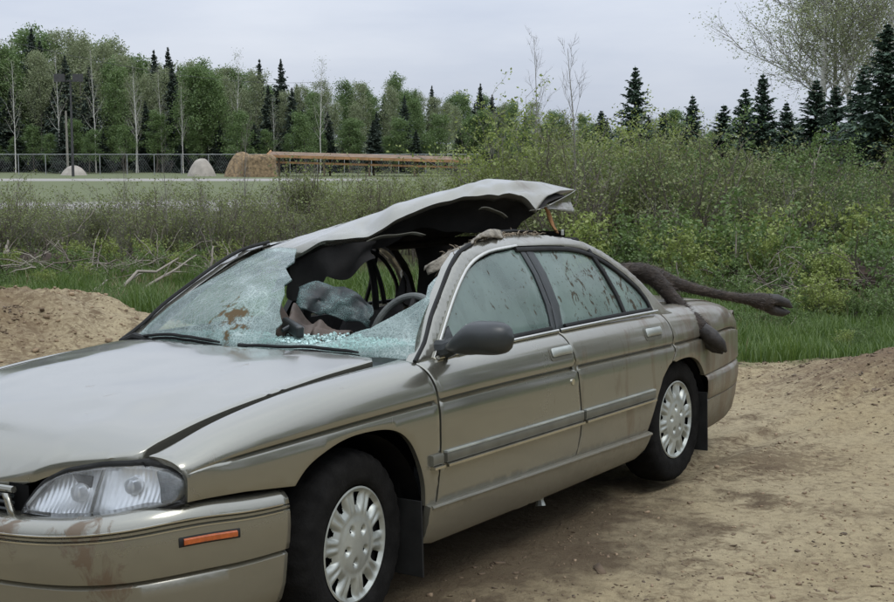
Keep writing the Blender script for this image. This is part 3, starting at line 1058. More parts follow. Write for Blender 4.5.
for mir, df, dr in ((0, left_door_f, left_door_r), (RS, right_door_f, right_door_r)):
    # chrome reveal along the belt and up the windscreen pillar
    strip('belt_trim', lineup([(-.545, .930), (-1.0, .934), (-1.48, .935)], 14), lambda x, z: G(x, z, -.016), .015, .007, M['chrome'], df, mirror=mir)
    strip('belt_trim', lineup([(-1.496, .935), (-2.0, .934), (-2.50, .930)], 14), lambda x, z: G(x, z, -.016), .015, .007, M['chrome'], dr, mirror=mir)
    strip('window_trim', lineup(win_open[:8], 22), lambda x, z: G(x, z, -.003), .015, .005, M['chrome'], df, mirror=mir)
    strip('window_seal', lineup([(x + .016, z - .018) for x, z in win_open[7:17]], 24), lambda x, z: G(x, z, .004), .022, .008, M['black'], dr, mirror=mir)
    strip('window_seal', lineup([(-.575, .942), (-1.0, .946), (-1.46, .947)], 12), lambda x, z: G(x, z, .002), .018, .007, M['black'], df, mirror=mir)
    strip('window_seal', lineup([(-1.58, .947), (-2.0, .946), (-2.47, .942)], 12), lambda x, z: G(x, z, .002), .018, .007, M['black'], dr, mirror=mir)
    # centre post cover
    bp = [(-1.466, .935), (-1.505, 1.05), (-1.518, 1.18), (-1.497, 1.303), (-1.540, 1.303), (-1.552, 1.18), (-1.54, 1.05), (-1.50, .935)]
    panel('post_cover', bp, lambda x, z: G(x, z, .004), M['darkplastic'], df, LEFT, sp=.025, flange=.03, mirror=mir)
    bp2 = [(-1.506, .935), (-1.546, 1.05), (-1.558, 1.18), (-1.546, 1.303), (-1.605, 1.300), (-1.625, 1.18), (-1.612, 1.05), (-1.57, .935)]
    panel('post_cover', bp2, lambda x, z: G(x, z, .004), M['darkplastic'], dr, LEFT, sp=.025, flange=.03, mirror=mir)
    # quarter-light divider
    strip('window_divider', [(-2.115, 1.262), (-2.155, 1.15), (-2.18, 1.04), (-2.185, .935)], lambda x, z: G(x, z, .004), .028, .008, M['black'], dr, mirror=mir)
    # side mouldings
    for door, a, b in ((df, -.352, -.405), (df, -.475, -1.548), (dr, -1.572, -2.305)):
        zs = lambda x: .556 + (x + .34) * .014
        if a > -.41:
            continue
        strip('side_moulding', [(x, zs(x) + .010) for x in np.linspace(a, b, 12)], S, .040, .011, M['strip'], door, lift=.004, mirror=mir)
        strip('moulding_highlight', [(x, zs(x) + .031) for x in np.linspace(a, b, 12)], S, .008, .012, M['hubcap'], door, lift=.004, mirror=mir)  # silver bead added to draw the highlight on the moulding's top edge
        strip('bright_strip', [(x, zs(x) - .018) for x in np.linspace(a, b, 12)], S, .014, .017, M['chrome'], door, lift=.006, mirror=mir)
    zs0 = .556
    strip('side_moulding', [(x, .566) for x in (-.385, -.40, -.43, -.452)], S, .040, .011, M['strip'], car, lift=.004, mirror=mir)
    strip('bright_strip', [(x, .538) for x in (-.385, -.40, -.43, -.452)], S, .014, .017, M['chrome'], car, lift=.006, mirror=mir)
    # handles: recessed cup with a flap
    for door, x0 in ((df, -1.405), (dr, -2.345)):
        hz = .815
        cup = roundpoly([(x0 - .098, hz - .026), (x0 + .098, hz - .026), (x0 + .098, hz + .026), (x0 - .098, hz + .026)], .02)
        c = panel('door_handle', cup, lambda x, v: (x, S(x, v)[1] + .003, S(x, v)[2]), M['strip'], door, LEFT, sp=.02, flange=.006, mirror=mir, edge=.001)
        fl = roundpoly([(x0 - .090, hz - .012), (x0 + .090, hz - .012), (x0 + .090, hz + .022), (x0 - .090, hz + .022)], .012)
        panel('flap', fl, lambda x, v, x0=x0, hz=hz: (x, S(x, v)[1] + .010 + .012 * (1 - ((x - x0) / .094) ** 4) * (1 - ((v - hz - .009) / .02) ** 2), S(x, v)[2]), M['hubcap'], c, LEFT, sp=.012, flange=.012, mirror=mir, edge=.001)
    kb = MB()
    cx, cy, cz = S(-1.475, .705)
    sgn = -RS if mir else 1
    kb.tube([(cx, (cy - .004) * sgn, cz), (cx, (cy + .004) * sgn, cz)], .014, 14)
    kb.build('keyhole', M['chrome'], df)

# ---- side glass on the near flank (the far side panes are gone)
panel('window_glass', [(-.60, .935), (-.72, 1.035), (-.83, 1.115), (-.935, 1.180), (-1.04, 1.232), (-1.14, 1.262), (-1.27, 1.285), (-1.50, 1.299), (-1.515, 1.18), (-1.50, 1.05), (-1.462, .935)],
      lambda x, z: G(x, z, .012), M['glass'], left_door_f, LEFT, sp=.05, flange=.004)
panel('window_glass', [(-1.575, .935), (-1.612, 1.05), (-1.625, 1.18), (-1.605, 1.296), (-1.72, 1.291), (-1.939, 1.278), (-2.105, 1.255), (-2.152, 1.15), (-2.175, 1.04), (-2.18, .935)],
      lambda x, z: G(x, z, .012), M['glass'], left_door_r, LEFT, sp=.05, flange=.004)
panel('window_glass', [(-2.19, .935), (-2.187, 1.04), (-2.165, 1.14), (-2.128, 1.240), (-2.235, 1.192), (-2.36, 1.112), (-2.435, 1.045), (-2.47, .99), (-2.48, .935)],
      lambda x, z: G(x, z, .012), M['glass'], left_door_r, LEFT, sp=.04, flange=.004)

# ---- bonnet
zc = cspline([(1.0, .668), (.985, .682), (.967, .698), (.93, .738), (.90, .768), (.86, .798), (.8, .828), (.7, .858), (.5, .897), (.2, .932), (0, .950), (-.25, .968), (-.45, .978)])


def Hd(x, y):
    z = zc(x) - .030 * (abs(y) / .74) ** 2.6
    # long shallow dents from the impact, and the raised centre field
    z += .006 * math.exp(-((abs(y) - .40) / .10) ** 2) * float(smooth01(-.3, .3, x))
    z -= .010 * math.exp(-((x - .25) / .22) ** 2 - ((y - .10) / .30) ** 2)
    z -= .007 * math.exp(-((x - .62) / .10) ** 2 - ((y - .35) / .16) ** 2)
    z += .006 * (float(fbm(x * 4 + 3, y * 4, 2, 3)) - .5)
    return (x, y, z)


hood_half = [(.985, 0), (.967, .217), (.951, .30), (.936, .365), (.917, .415), (.895, .48), (.858, .605), (.826, .685), (.80, .702)] + \
            [(x, yt(x) - .034) for x in np.linspace(.74, -.22, 30)] + [(-.30, .728), (-.335, .695), (-.30, .45), (-.26, .22), (-.25, 0)]
hood_poly = hood_half + [(x, -y * RS) for x, y in hood_half[-2:0:-1]]
hood = panel('hood', hood_poly, Hd, M['paint'], car, (0, 0, 1), sp=.03, flange=.03, fdir=(0, 0, -1), edge=.004)

# ---- front bumper
plan = [(.385, .902), (.55, .893), (.68, .875), (.78, .845), (.86, .80), (.93, .73), (.985, .62), (1.02, .48), (1.045, .3), (1.055, 0)]
plan_full = plan + [(x, -y * RS) for x, y in plan[-2::-1]]
bplan = scurve(plan_full)
SS = np.linspace(0, 1, 121)


_bt = cspline([(0, .598), (.3, .602), (.46, .606), (.64, .622), (.79, .645), (.85, .653), (.88, .645), (.905, .618)])


def bump_top(y): return _bt(abs(y))


bprof = [(.00, -.10), (.00, -.06), (.06, -.040), (.20, -.020), (.36, -.010), (.455, -.006), (.470, -.012), (.482, -.020), (.492, -.012), (.502, 0), (.56, .006), (.70, .012), (.80, .012), (.835, .010), (.842, .004), (.850, .010), (.868, .010), (.876, .004), (.884, .009), (.93, .004), (.975, -.012), (1.0, -.035), (1.01, -.085)]


def bump_pt(s, w, d):
    p = bplan(s)
    e = 1e-3
    t = bplan(min(1, s + e)) - bplan(max(0, s - e))
    n = np.array([-t[1], t[0]]); n /= np.linalg.norm(n)
    if n[0] * 1 + n[1] * np.sign(p[1]) < 0: n = -n
    zb = .215 + .02 * abs(p[1])
    z = zb + (bump_top(p[1]) - zb) * w
    return (p[0] + n[0] * d, p[1] + n[1] * d, z)


mb = MB()
mb.grid([[bump_pt(s, w, d) for w, d in bprof] for s in SS])
bumper = mb.build('front_bumper', M['paint'], car, sharp=50)
so = bumper.modifiers.new('thick', 'SOLIDIFY'); so.thickness = .004; so.offset = -1
mb = MB()
for sg in (1, -RS):
    rows = []
    for x, y in [(.795, .850), (.77, .8585), (.70, .874), (.63, .885), (.605, .887)]:
        pass
for wv_ in (.829, .889):
    st = MB()
    st.tube([bump_pt(s, wv_, .0105) for s in np.linspace(.012, .988, 110)], .0032, 5)
    st.build('bumper_stripe', M['chrome'], bumper)
for si, sg in ((0, 1), (1, -1)):
    # amber side repeater, bedded in a dark surround
    ss = [s for s in np.linspace(.05, .24, 300) if .60 < bplan(s)[0] < .80]
    ss = np.linspace(ss[0], ss[-1], 16)
    if sg < 0: ss = 1 - ss
    for nm, hgt, lift, m in (('marker_surround', .030, .0155, 'black'), ('marker_lamp', .021, .021, 'amber')):
        mk = MB()
        rows = []
        for k_, s in enumerate(ss if nm == 'marker_surround' else ss[1:-1]):
            p0 = bump_pt(s, .735, .0)
            lft = [np.array(bump_pt(s, .735, dd)) for dd in (0, lift)]
            r = []
            for dz, q in ((-hgt / 2, 0), (-hgt / 2, .8), (-hgt / 3, 1), (hgt / 3, 1), (hgt / 2, .8), (hgt / 2, 0)):
                v = lft[0] + (lft[1] - lft[0]) * q
                r.append((v[0], v[1], v[2] + dz))
            rows.append(r)
        mk.grid(rows)
        nn = len(rows)
        mk.f += [tuple(range(6)), tuple((nn - 1) * 6 + j for j in reversed(range(6)))]
        mk.build(nm, M[m], bumper, sharp=40)

# ---- headlights: reflector bowl, signal section, clear ribbed lens
xh = pchip([(.2, .99), (.34, .975), (.45, .955), (.55, .93), (.65, .90), (.75, .86), (.82, .82), (.86, .78), (.89, .72)])


def Hl(y, z): return (xh(y) - .35 * (z - .62), y, z)


hl_poly = [(.351, .613), (.365, .638), (.410, .700), (.481, .734), (.602, .757), (.734, .765), (.802, .753), (.844, .732), (.852, .70), (.843, .658), (.789, .648), (.638, .624), (.461, .610)]
for mir in (0, RS):
    hl = panel('headlight', hl_poly, lambda y, z: (Hl(y, z)[0] - .016 - .035 * abs(math.sin((y - .35) * 12.5)) * (1 - ((z - .69) / .09) ** 2), y, z), M['reflector'], car, (1, .3, 0), sp=.02, flange=.02, fdir=(-1, 0, 0), mirror=mir)
    panel('lens', roundpoly(hl_poly, .025), lambda y, z: (Hl(y, z)[0] + .012, y, z), M['lens'], hl, (1, .3, 0), sp=.025, flange=.02, fdir=(-1, 0, 0), mirror=mir, edge=.006)
    sig = [(.768, .752), (.800, .747), (.838, .728), (.846, .70), (.838, .664), (.800, .656), (.79, .70)]
    panel('turn_signal', roundpoly(sig, .01), lambda y, z: (Hl(y, z)[0] + .004, y, z), M['smoke'], hl, (1, .3, 0), sp=.02, flange=.02, fdir=(-1, 0, 0), mirror=mir)
    big = [(.338, .602), (.352, .640), (.398, .706), (.472, .746), (.600, .772), (.737, .781), (.812, .767), (.855, .738), (.864, .70), (.853, .647), (.789, .637), (.638, .612), (.461, .599)]
    panel('headlight_surround', roundpoly(big, .02), lambda y, z: (Hl(y, z)[0] - .002, y, z), M['black'], hl, (1, .3, 0), sp=.03, flange=.03, fdir=(-1, 0, 0), holes=[hl_poly], mirror=mir)
    # bulb with its bright cap
    for (by, bz, rr) in ((.52, .672, .030), (.69, .70, .028)):
        bb = MB()
        bx = Hl(by, bz)[0]
        bb.tube([(bx - .06, by, bz), (bx - .035, by, bz), (bx - .012, by, bz), (bx - .004, by, bz)], [rr * .6, rr, rr * .8, rr * .2], 14)
        if mir:
            bb.v = [(x, -y * mir, z) for x, y, z in bb.v]; bb.f = [f[::-1] for f in bb.f]
        bb.build('bulb_shield', M['reflector'], hl)
    # bright rib dividing the two beams
    dv = MB()
    dv.tube([(Hl(.612, .752)[0] + .004, .612, .752), (Hl(.604, .69)[0] + .004, .604, .69), (Hl(.600, .624)[0] + .004, .600, .624)], .006, 6)
    if mir:
        dv.v = [(x, -y * mir, z) for x, y, z in dv.v]; dv.f = [f[::-1] for f in dv.f]
    dv.build('lens_rib', M['chrome'], hl)

# ---- grille between the lamps
gr = MB()
gr.grid([[(.955 - .0 * i, y, z) for y in np.linspace(-.345, .36, 9)] for i, z in enumerate((.595, .69))])
grille = gr.build('grille', M['under'], car)
for k_, zz in enumerate((.612, .634, .656)):
    b_ = MB()
    b_.tube([(.985 - .09 * y * y, y, zz) for y in np.linspace(-.30, .31, 13)], .006, 6)
    b_.build('grille_bar', M['darkplastic'], grille)
b_ = MB()
b_.tube([(.990 - .10 * y * y, y, .677) for y in np.linspace(-.31, .32, 13)], .011, 8)
b_.build('grille_bar', M['paint'], grille)
for sg in (1, -RS):
    b_ = MB()
    b_.grid([[(1.005 - .10 * y * y - .10 * (zz - .6), sg * (y - (zz - .60) * .55), zz) for zz in (.598, .62, .645, .666)] for y in (.322, .333, .345)])
    o_ = b_.build('grille_end', M['paint'], grille)
    so = o_.modifiers.new('t', 'SOLIDIFY'); so.thickness = .012

# ---- dark structure inside the front, wheel wells, floor
ub = MB()
ub.box((.32, 0, .52), (1.10, 1.10, .40))
ub.box((.42, .0, .70), (.66, 1.34, .08))
ub.box((.75, 0, .54), (.14, 1.24, .20))
ub.box((-.42, 0, .58), (.10, 1.56, .62))
ub.box((-1.40, 0, .27), (1.98, 1.66, .10))
ub.box((-3.1, 0, .36), (1.5, 1.12, .16))
ub.box((-2.2, 0, .45), (.5, 1.2, .26))
ub.box((-.03, .655, .80), (.74, .19, .03))
ub.box((-.03, -.625, .80), (.74, .19, .03))
under = ub.build('underbody', M['under'], car, smooth=False)
for (wx, sgn) in ((0, 1), (0, -1), (-2.731, 1), (-2.731, -1)):
    ww = MB()
    rows = []
    rr_ = .405 if wx == 0 else .385
    zc0 = .32 if wx == 0 else .285
    for a in np.linspace(-.15, math.pi + .15, 21):
        rows.append([(wx + rr_ * math.cos(a), sgn * yy * (RS if sgn < 0 else 1), zc0 + rr_ * math.sin(a)) for yy in (.50, .70, .865 if wx == 0 else .86)])
    ww.grid(rows)
    ww.build('wheel_well', M['under'], car)
    sh = MB()
    sh.box((wx, sgn * .52, .42), (.8, .02, .5))
    sh.build('inner_wheel_well', M['under'], car)


# ---- wheels
def make_wheel(loc, sgn, rot):
    w = empty('wheel', loc)
    w.parent = car
    w.rotation_euler = (0, rot, 0)
    w.rotation_mode = 'XYZ'
    t = MB()
    pr = [(.205, .075), (.212, .094), (.24, .102), (.285, .103), (.308, .096), (.322, .082), (.331, .055), (.3335, .02), (.3335, -.02), (.331, -.055), (.322, -.082), (.308, -.096), (.27, -.102), (.21, -.09)]
    n = 96
    rows = []
    for i in range(n):
        a = 2 * math.pi * i / n
        row = []
        for j, (r_, y_) in enumerate(pr):
            rr = r_
            if 4 <= j <= 10 and (i % 3 == 0): rr -= .006
            row.append((rr * math.cos(a), y_ * sgn, rr * math.sin(a)))
        rows.append(row)
    rows.append(rows[0])
    t.grid(rows)
    if sgn < 0: t.f = [f[::-1] for f in t.f]
    tyre = t.build('tyre', M['tyre'], w, sharp=55)
    # cover: dished disc, ten pairs of fingers, ten slots, five nut pockets
    nr, na = 30, 240
    rs = np.linspace(.012, .205, nr)
    V, F, keep = [], [], []
    for i, r_ in enumerate(rs):
        for j in range(na):
            a = 2 * math.pi * j / na
            q = r_ / .205
            d = .018 * (1 - q ** 2.2) + .012 * math.exp(-((q - .98) / .05) ** 2)
            ph = (a * 10 / (2 * math.pi)) % 1.0
            sl = abs(ph - .5) * 2
            if .56 < q < .95:
                e = math.sin(math.pi * (q - .56) / .39)
                d -= .016 * e * (1 if sl < .36 else max(0, 1 - (sl - .36) / .16))
                d += .004 * e * math.exp(-((sl - 1.0) / .16) ** 2) * -1 + .004 * e * math.exp(-((sl - .72) / .12) ** 2)
            d -= .010 * math.exp(-((q - .50) / .06) ** 2) * .3
            for k_ in range(5):
                b_ = 2 * math.pi * (k_ + .25) / 5
                dx, dz = r_ * math.cos(a) - .062 * math.cos(b_), r_ * math.sin(a) - .062 * math.sin(b_)
                d -= .016 * math.exp(-((dx * dx + dz * dz) / .0135 ** 2) ** 2)
            V.append((r_ * math.cos(a), sgn * (.082 + d), r_ * math.sin(a)))
    for i in range(nr - 1):
        for j in range(na):
            j2 = (j + 1) % na
            rm, am = (rs[i] + rs[i + 1]) / 2, 2 * math.pi * (j + .5) / na
            q = rm / .205
            ph = (am * 10 / (2 * math.pi)) % 1.0
            sl = abs(ph - .5) * 2
            if .66 < q < .90 and sl < .30 * (1 if q > .74 else (q - .62) / .12): continue
            hole = False
            for k_ in range(5):
                b_ = 2 * math.pi * (k_ + .25) / 5
                if math.hypot(rm * math.cos(am) - .062 * math.cos(b_), rm * math.sin(am) - .062 * math.sin(b_)) < .0085: hole = True
            if hole: continue
            f = (i * na + j, i * na + j2, (i + 1) * na + j2, (i + 1) * na + j)
            F.append(f if sgn < 0 else f[::-1])
    c0 = len(V)
    V.append((0, sgn * .101, 0))
    for j in range(na):
        f = (c0, (j + 1) % na, j)
        F.append(f if sgn < 0 else f[::-1])
    hc = mesh('wheel_cover', V, F, M['hubcap'], w, True, 50)
    dk = MB()
    dk.tube([(0, sgn * -.05, 0), (0, sgn * .062, 0)], .203, 40)
    dk.build('rim', M['under'], w)
    return w


make_wheel((0, .765, .334), 1, .45).rotation_euler = (0, .45, R(7))
make_wheel((-2.731, .755, .334), 1, .1)
make_wheel((0, -.735, .334), -1, .2)
make_wheel((-2.731, -.725, .334), -1, .6)
for (x_, z0, z1, sgn) in ((-.352, .13, .42, 1), (-3.03, .115, .44, 1), (-.352, .13, .42, -RS), (-3.03, .115, .44, -RS)):
    mf = MB()
    mf.box((x_, sgn * .80, (z0 + z1) / 2), (.008, .20, z1 - z0))
    add_bevel(mf.build('mud_flap', M['black'], car, smooth=False), .003)

# ---- rear bumper, boot lid, tail panel
rplan = [(-3.03, .893), (-3.2, .882), (-3.4, .86), (-3.6, .825), (-3.78, .765), (-3.92, .66), (-4.0, .5), (-4.04, .25), (-4.05, 0)]
rfull = rplan + [(x, -y * RS) for x, y in rplan[-2::-1]]
rp_ = scurve(rfull)
mb = MB()
rows = []
for s in np.linspace(0, 1, 91):
    p = rp_(s); e = 1e-3
    t = rp_(min(1, s + e)) - rp_(max(0, s - e))
    n = np.array([t[1], -t[0]]); n /= np.linalg.norm(n)
    if -n[0] + n[1] * np.sign(p[1]) < 0: n = -n
    rows.append([(p[0] + n[0] * d, p[1] + n[1] * d, z) for z, d in ((.215, -.10), (.215, -.05), (.25, -.028), (.33, -.008), (.392, .0), (.398, -.008), (.404, .002), (.45, .010), (.50, .010), (.522, .004), (.531, -.012), (.533, -.05))])
mb.grid(rows)
rb = mb.build('rear_bumper', M['paint'], car, sharp=50)
so = rb.modifiers.new('thick', 'SOLIDIFY'); so.thickness = .004


def Td(x, y):
    z = zt(x) + .030 * (1 - (abs(y) / .75) ** 2.4) + .004
    return (x, y, z)


tl = [(-2.98, 0), (-2.96, .35), (-2.88, .60), (-2.92, .700), (-3.1, .698), (-3.4, .688), (-3.7, .655), (-3.93, .60), (-3.98, .45), (-4.0, 0)]
panel('trunk_lid', tl + [(x, -y * RS) for x, y in tl[-2:0:-1]], Td, M['paint'], car, (0, 0, 1), sp=.04, flange=.03, fdir=(0, 0, -1))
mb = MB()
rows = []
for y in np.linspace(-.66, .685, 15):
    xx = -3.985 - .03 * (1 - (y / .7) ** 2)
    rows.append([(xx + q, y, z) for z, q in ((.50, .02), (.56, -.005), (.70, .0), (.80, .035), (zt(-3.97) + .03 * (1 - (abs(y) / .75) ** 2.4) - .01, .06))])
mb.grid(rows)
mb.build('tail_panel', M['paint'], car)
for sg in (1, -RS):
    tlm = MB()
    tlm.grid([[(-4.03 + .035 * (abs(y) / .7) ** 2 + q, sg * y, z) for q, z in ((.05, .585), (-.004, .595), (.0, .68), (.012, .735), (.06, .75))] for y in np.linspace(.30, .68, 8)])
    tlm.build('tail_lamp', M['tail_lamp'], car)

# ---- windscreen
def Wm(u, t):
    k = 1 - u * u
    us = u if u > 0 else u * .93
    bx, by, bz = -.47 + .12 * k, .815 * us, .925 + .03 * k
    tx, ty, tz = -1.12 + .07 * k, .60 * us, 1.305 + .03 * k
    b = .03 * math.sin(math.pi * min(max(t, 0), 1)) * k
    tt = max(t, 0)
    z = bz + (tz - bz) * t + b * .8
    x = bx + (tx - bx) * tt ** 1.5 + b * .6
    # what is left sags towards the hole
    s = math.exp(-((u - .30) / .34) ** 2 - ((t - .30) / .30) ** 2)
    z -= .05 * s; x -= .03 * s
    z += .010 * (float(fbm(u * 7, t * 7, 3, 8)) - .5)
    return (x, by + (ty - by) * tt ** 1.1, z)


ws_poly = [(-.985, 0), (-.5, -.015), (0, -.02), (.5, -.015), (.985, 0), (.985, .3), (.985, .62), (.98, .86), (.955, .78), (.93, .66), (.955, .56), (.90, .46), (.86, .41), (.80, .33), (.74, .26), (.66, .22), (.585, .15), (.50, .135), (.40, .12), (.32, .14), (.25, .12), (.19, .15),
           (.155, .24), (.165, .30), (.11, .37), (.08, .44), (.06, .50), (.0, .57), (.01, .62), (-.06, .66), (-.17, .72), (-.20, .80), (-.31, .87), (-.45, .955), (-.7, .99), (-.985, 1.0), (-.985, .5)]
ws = panel('windscreen', ws_poly, Wm, M['crazed'], car, (1, 0, .6), sp=.045, flange=.006, edge=.0, inset=.012)
# a limp sheet of laminated glass folded in over the dash
fl = MB()
rows = []
A_ = curve3([(-.80, -.06, 1.16), (-.86, .01, 1.165), (-.93, .10, 1.135), (-.97, .19, 1.075), (-.96, .22, 1.02)])
B_ = curve3([(-.74, .0, 1.05), (-.79, .05, 1.04), (-.86, .11, 1.01), (-.92, .18, .985), (-.94, .22, .97)])
for i, t in enumerate(np.linspace(0, 1, 22)):
    a, b = A_(t), B_(t)
    rows.append([a + (b - a) * s + np.array([.012 * math.sin(s * 3.1) + .022 * abs(math.sin(t * 7 + s * 2)), .018 * abs(math.sin(t * 11 + s * 5)), .022 * abs(math.sin(t * 8 - s * 5))]) for s in np.linspace(0, 1, 12)])
fl.grid(rows)
nt = NT('folded_laminate_glass')
_c = nt.coord()
_v = nt.n('TexVoronoi'); _v.feature = 'DISTANCE_TO_EDGE'; _v.inputs['Scale'].default_value = 170; nt.l(_c, _v.inputs['Vector'])
_k = nt.math('MULTIPLY', nt.ramp(_v.outputs['Distance'], [(0, 1), (.12, 0)]), nt.ramp(nt.noise(_c, 9, 3), [(.35, .0), (.6, .9)]))
flap_glass = nt.finish(nt.principled(Base_Color=nt.mix(_k, (.010, .014, .015), (.18, .30, .28)), Roughness=.55).outputs[0])
g_ = fl.build('glass_flap', flap_glass, ws)
so = g_.modifiers.new('thick', 'SOLIDIFY'); so.thickness = .006
# gasket on the pillars and the cowl with wipers
for sg in (1, -1):
    gk = MB()
    gk.tube([(x_ + .010, sg * (yG(x_, z_) - .006) * (1 if sg > 0 else RS), z_ + .004) for x_, z_ in lineup(A_out[:7], 22)], .0085, 6)
    gk.build('windscreen_seal', M['black'], car)
cw = MB()
rows = []
for u in np.linspace(-1, 1, 31):
    p = Wm(u, -.02)
    xr = -.25 - .085 * u * u
    rows.append([(xr + .03, p[1] * .97, .905 - .03 * u * u), (xr - .01, p[1] * .975, .925 - .03 * u * u), (p[0] + .015, p[1] * .99, p[2] - .012), (p[0] - .03, p[1], p[2] - .02)])
cw.grid(rows)
cowl = cw.build('cowl', M['darkplastic'], car)
for u0, u1 in ((-.98, -.12), (.02, .72)):
    wp = MB()
    pts = []
    for t in np.linspace(0, 1, 12):
        u = u0 + (u1 - u0) * t
        p = np.array(Wm(u, .005 + .012 * math.sin(t * 3)))
        pts.append(p + np.array([.020, 0, .014 + .012 * math.sin(t * math.pi)]))
    wp.tube(pts, [.011] + [.007] * 10 + [.004], 6)
    wi = wp.build('wiper', M['black'], car)
    bl = MB()
    bl.tube([p + np.array([-.006, 0, -.016]) for p in pts[3:]], .006, 5)
    bl.build('wiper_blade', M['black'], wi)
wk = MB()
p = np.array(Wm(-.97, .02)); 
wk.tube([p + np.array([.05, -.03, .0]), p + np.array([.055, .05, .022]), p + np.array([.05, .12, .012]), p + np.array([.045, .17, .0])], [.014, .02, .014, .008], 8)
wk.build('wiper_pivot', M['black'], car)

# ---- door mirror: a rounded shell reaching out sideways from the door
mr = MB()
rows = []
NM = 24
for i, t in enumerate(np.linspace(0, 1, NM)):
    y = .855 + .280 * t
    x0 = -.605 - .035 * t
    e_ = (1 - abs(2 * t - 1) ** 5.0) ** .5 if 0 < t < 1 else .10
    hz = (.020 + .044 * float(smooth01(0, .45, t))) * max(e_, .10)
    hx = (.050 + .020 * math.sin(math.pi * t)) * max(e_, .10)
    cz = .965 + .040 * float(smooth01(0, .5, t))
    rows.append([(x0 + hx * math.copysign(abs(math.cos(a)) ** .75, math.cos(a)) * (1.2 if math.cos(a) > 0 else .55), y, cz + hz * math.copysign(abs(math.sin(a)) ** .8, math.sin(a))) for a in np.linspace(0, 2 * math.pi, 22, endpoint=False)])
mr.grid(rows, wrap=True)
mr.f += [tuple(range(22)), tuple((NM - 1) * 22 + j for j in reversed(range(22)))]
mirror = mr.build('side_mirror', M['darkplastic'], left_door_f, sharp=60)
ft = MB()
ft.tube([(-.60, .82, .952), (-.60, .86, .958), (-.60, .90, .975)], [.040, .036, .034], 10)
ft.build('mirror_foot', M['darkplastic'], mirror)
mg = MB()
mg.box((-.668, .985, 1.0), (.004, .17, .095)); add_bevel(mg.build('mirror_face', M['hubcap'], mirror, smooth=False), .002)
tri = panel('mirror_plate', [(-.56, .935), (-.70, .935), (-.71, 1.035), (-.685, 1.02)], lambda x, z: G(x, z, -.004), M['darkplastic'], mirror, LEFT, sp=.03, flange=.02)

# ---- roof: torn loose on the near side, peeled up and back into a ridge
ridge = pline([(-1.10, -.53, 1.293), (-1.133, -.464, 1.312), (-1.355, -.211, 1.428), (-1.610, .022, 1.534), (-1.925, .236, 1.612), (-1.95, .25, 1.615), (-2.16, .374, 1.600), (-2.362, .463, 1.555)])
lip = curve3([(-1.100, -.345, 1.274), (-1.120, -.113, 1.356), (-1.193, -.012, 1.357), (-1.285, .140, 1.450), (-1.552, .323, 1.534), (-1.674, .423, 1.545), (-1.800, .472, 1.528), (-1.841, .541, 1.469)])
rail_r = curve3([(-1.12, -.585, 1.300), (-1.40, -.575, 1.330), (-1.8, -.57, 1.335), (-2.1, -.57, 1.315), (-2.45, -.58, 1.27)])


def crumple(p, t, s, a):
    n1 = float(fbm(t * 9 + 1.3, s * 3 + 5, 3, 61)) - .5
    n2 = abs(float(vnoise(t * 15, s * 4 + 2, 63)) - .5)
    if s > .8:      # sharp buckles where the sheet was driven back
        k = float(smooth01(.52, .72, t)) * min(1, (s - .8) * 3)
        tri = lambda q: abs((q % 1) - .5) * 2
        n1 += k * .9 * (tri(t * 5.2 + s * 1.1) - .5) + k * .5 * (tri(t * 11 - s * 2.3) - .5)
    return p + np.array([.2 * a * n1, .3 * a * n1, a * n1 + .5 * a * (n2 - .25)])


def roof_rows(off, n=110):
    rows = []
    for t in np.linspace(0, 1, n):
        r, l, b = ridge(t), lip(t), rail_r(t)
        row = []
        for s in np.linspace(0, 1, 14)[:-1]:       # far rail up to the ridge
            p = b + (r - b) * s
            p[2] += .012 * math.sin(math.pi * s)
            row.append(crumple(p, t, s, .018 * math.sin(math.pi * s)))
        row.append(r)
        for s in np.linspace(0, 1, 12)[1:]:        # ridge down to the lip, rounded shoulder
            p = r + (l - r) * s ** .72          # shoulder rolls over, then drops to the hem
            p[2] = r[2] + (l[2] - r[2]) * s ** 2.0 + .006 * math.sin(math.pi * s)
            p[2] -= .030 * math.exp(-((t - .30) / .05) ** 2) * math.sin(math.pi * s) - .016 * math.exp(-((t - .40) / .04) ** 2) * math.sin(math.pi * s)
            row.append(crumple(p, t, 1 + s, .014 * s + .006 * math.sin(math.pi * s)))
        inn = (b - l) * np.array([1, 1, 0]); inn /= np.linalg.norm(inn) + 1e-9
        for q, dz in ((.010, -.012), (.035, -.02), (.075, -.012)):   # hem folded under
            w = .5 + float(vnoise(t * 11, q * 20, 65))
            row.append(row[13 + 11] + inn * q * w + np.array([0, 0, dz * w]))
        if off:
            row = [np.array(p) + np.array([0, 0, -off]) for p in row]
        rows.append(row)
    return rows


mb = MB()
mb.grid(roof_rows(0))
roof = mb.build('roof', M['paint'], car, sharp=38)
so = roof.modifiers.new('thick', 'SOLIDIFY'); so.thickness = .0025; so.offset = 0
tag(roof, 'torn crumpled roof skin peeled upward')
mb = MB()
rr_ = roof_rows(.02)
rows = []
for i, row in enumerate(rr_):
    t = i / (len(rr_) - 1)
    b = row[0]; l = row[23]
    new = [np.array(q) + np.array([0, 0, -.012]) for q in row[:23:2]]
    # torn cloth hangs in swags from the hem
    for k_, s in enumerate((.03, .06, .09)):
        new.append(l + np.array([-.05 - .2 * s, -.10 - 1.2 * s, -.02 - s * (.8 + 1.0 * float(vnoise(t * 8, 3.3, 71)))]))
    rows.append(new)
mb.grid(rows)
mb.build('headliner', M['headliner'], roof)
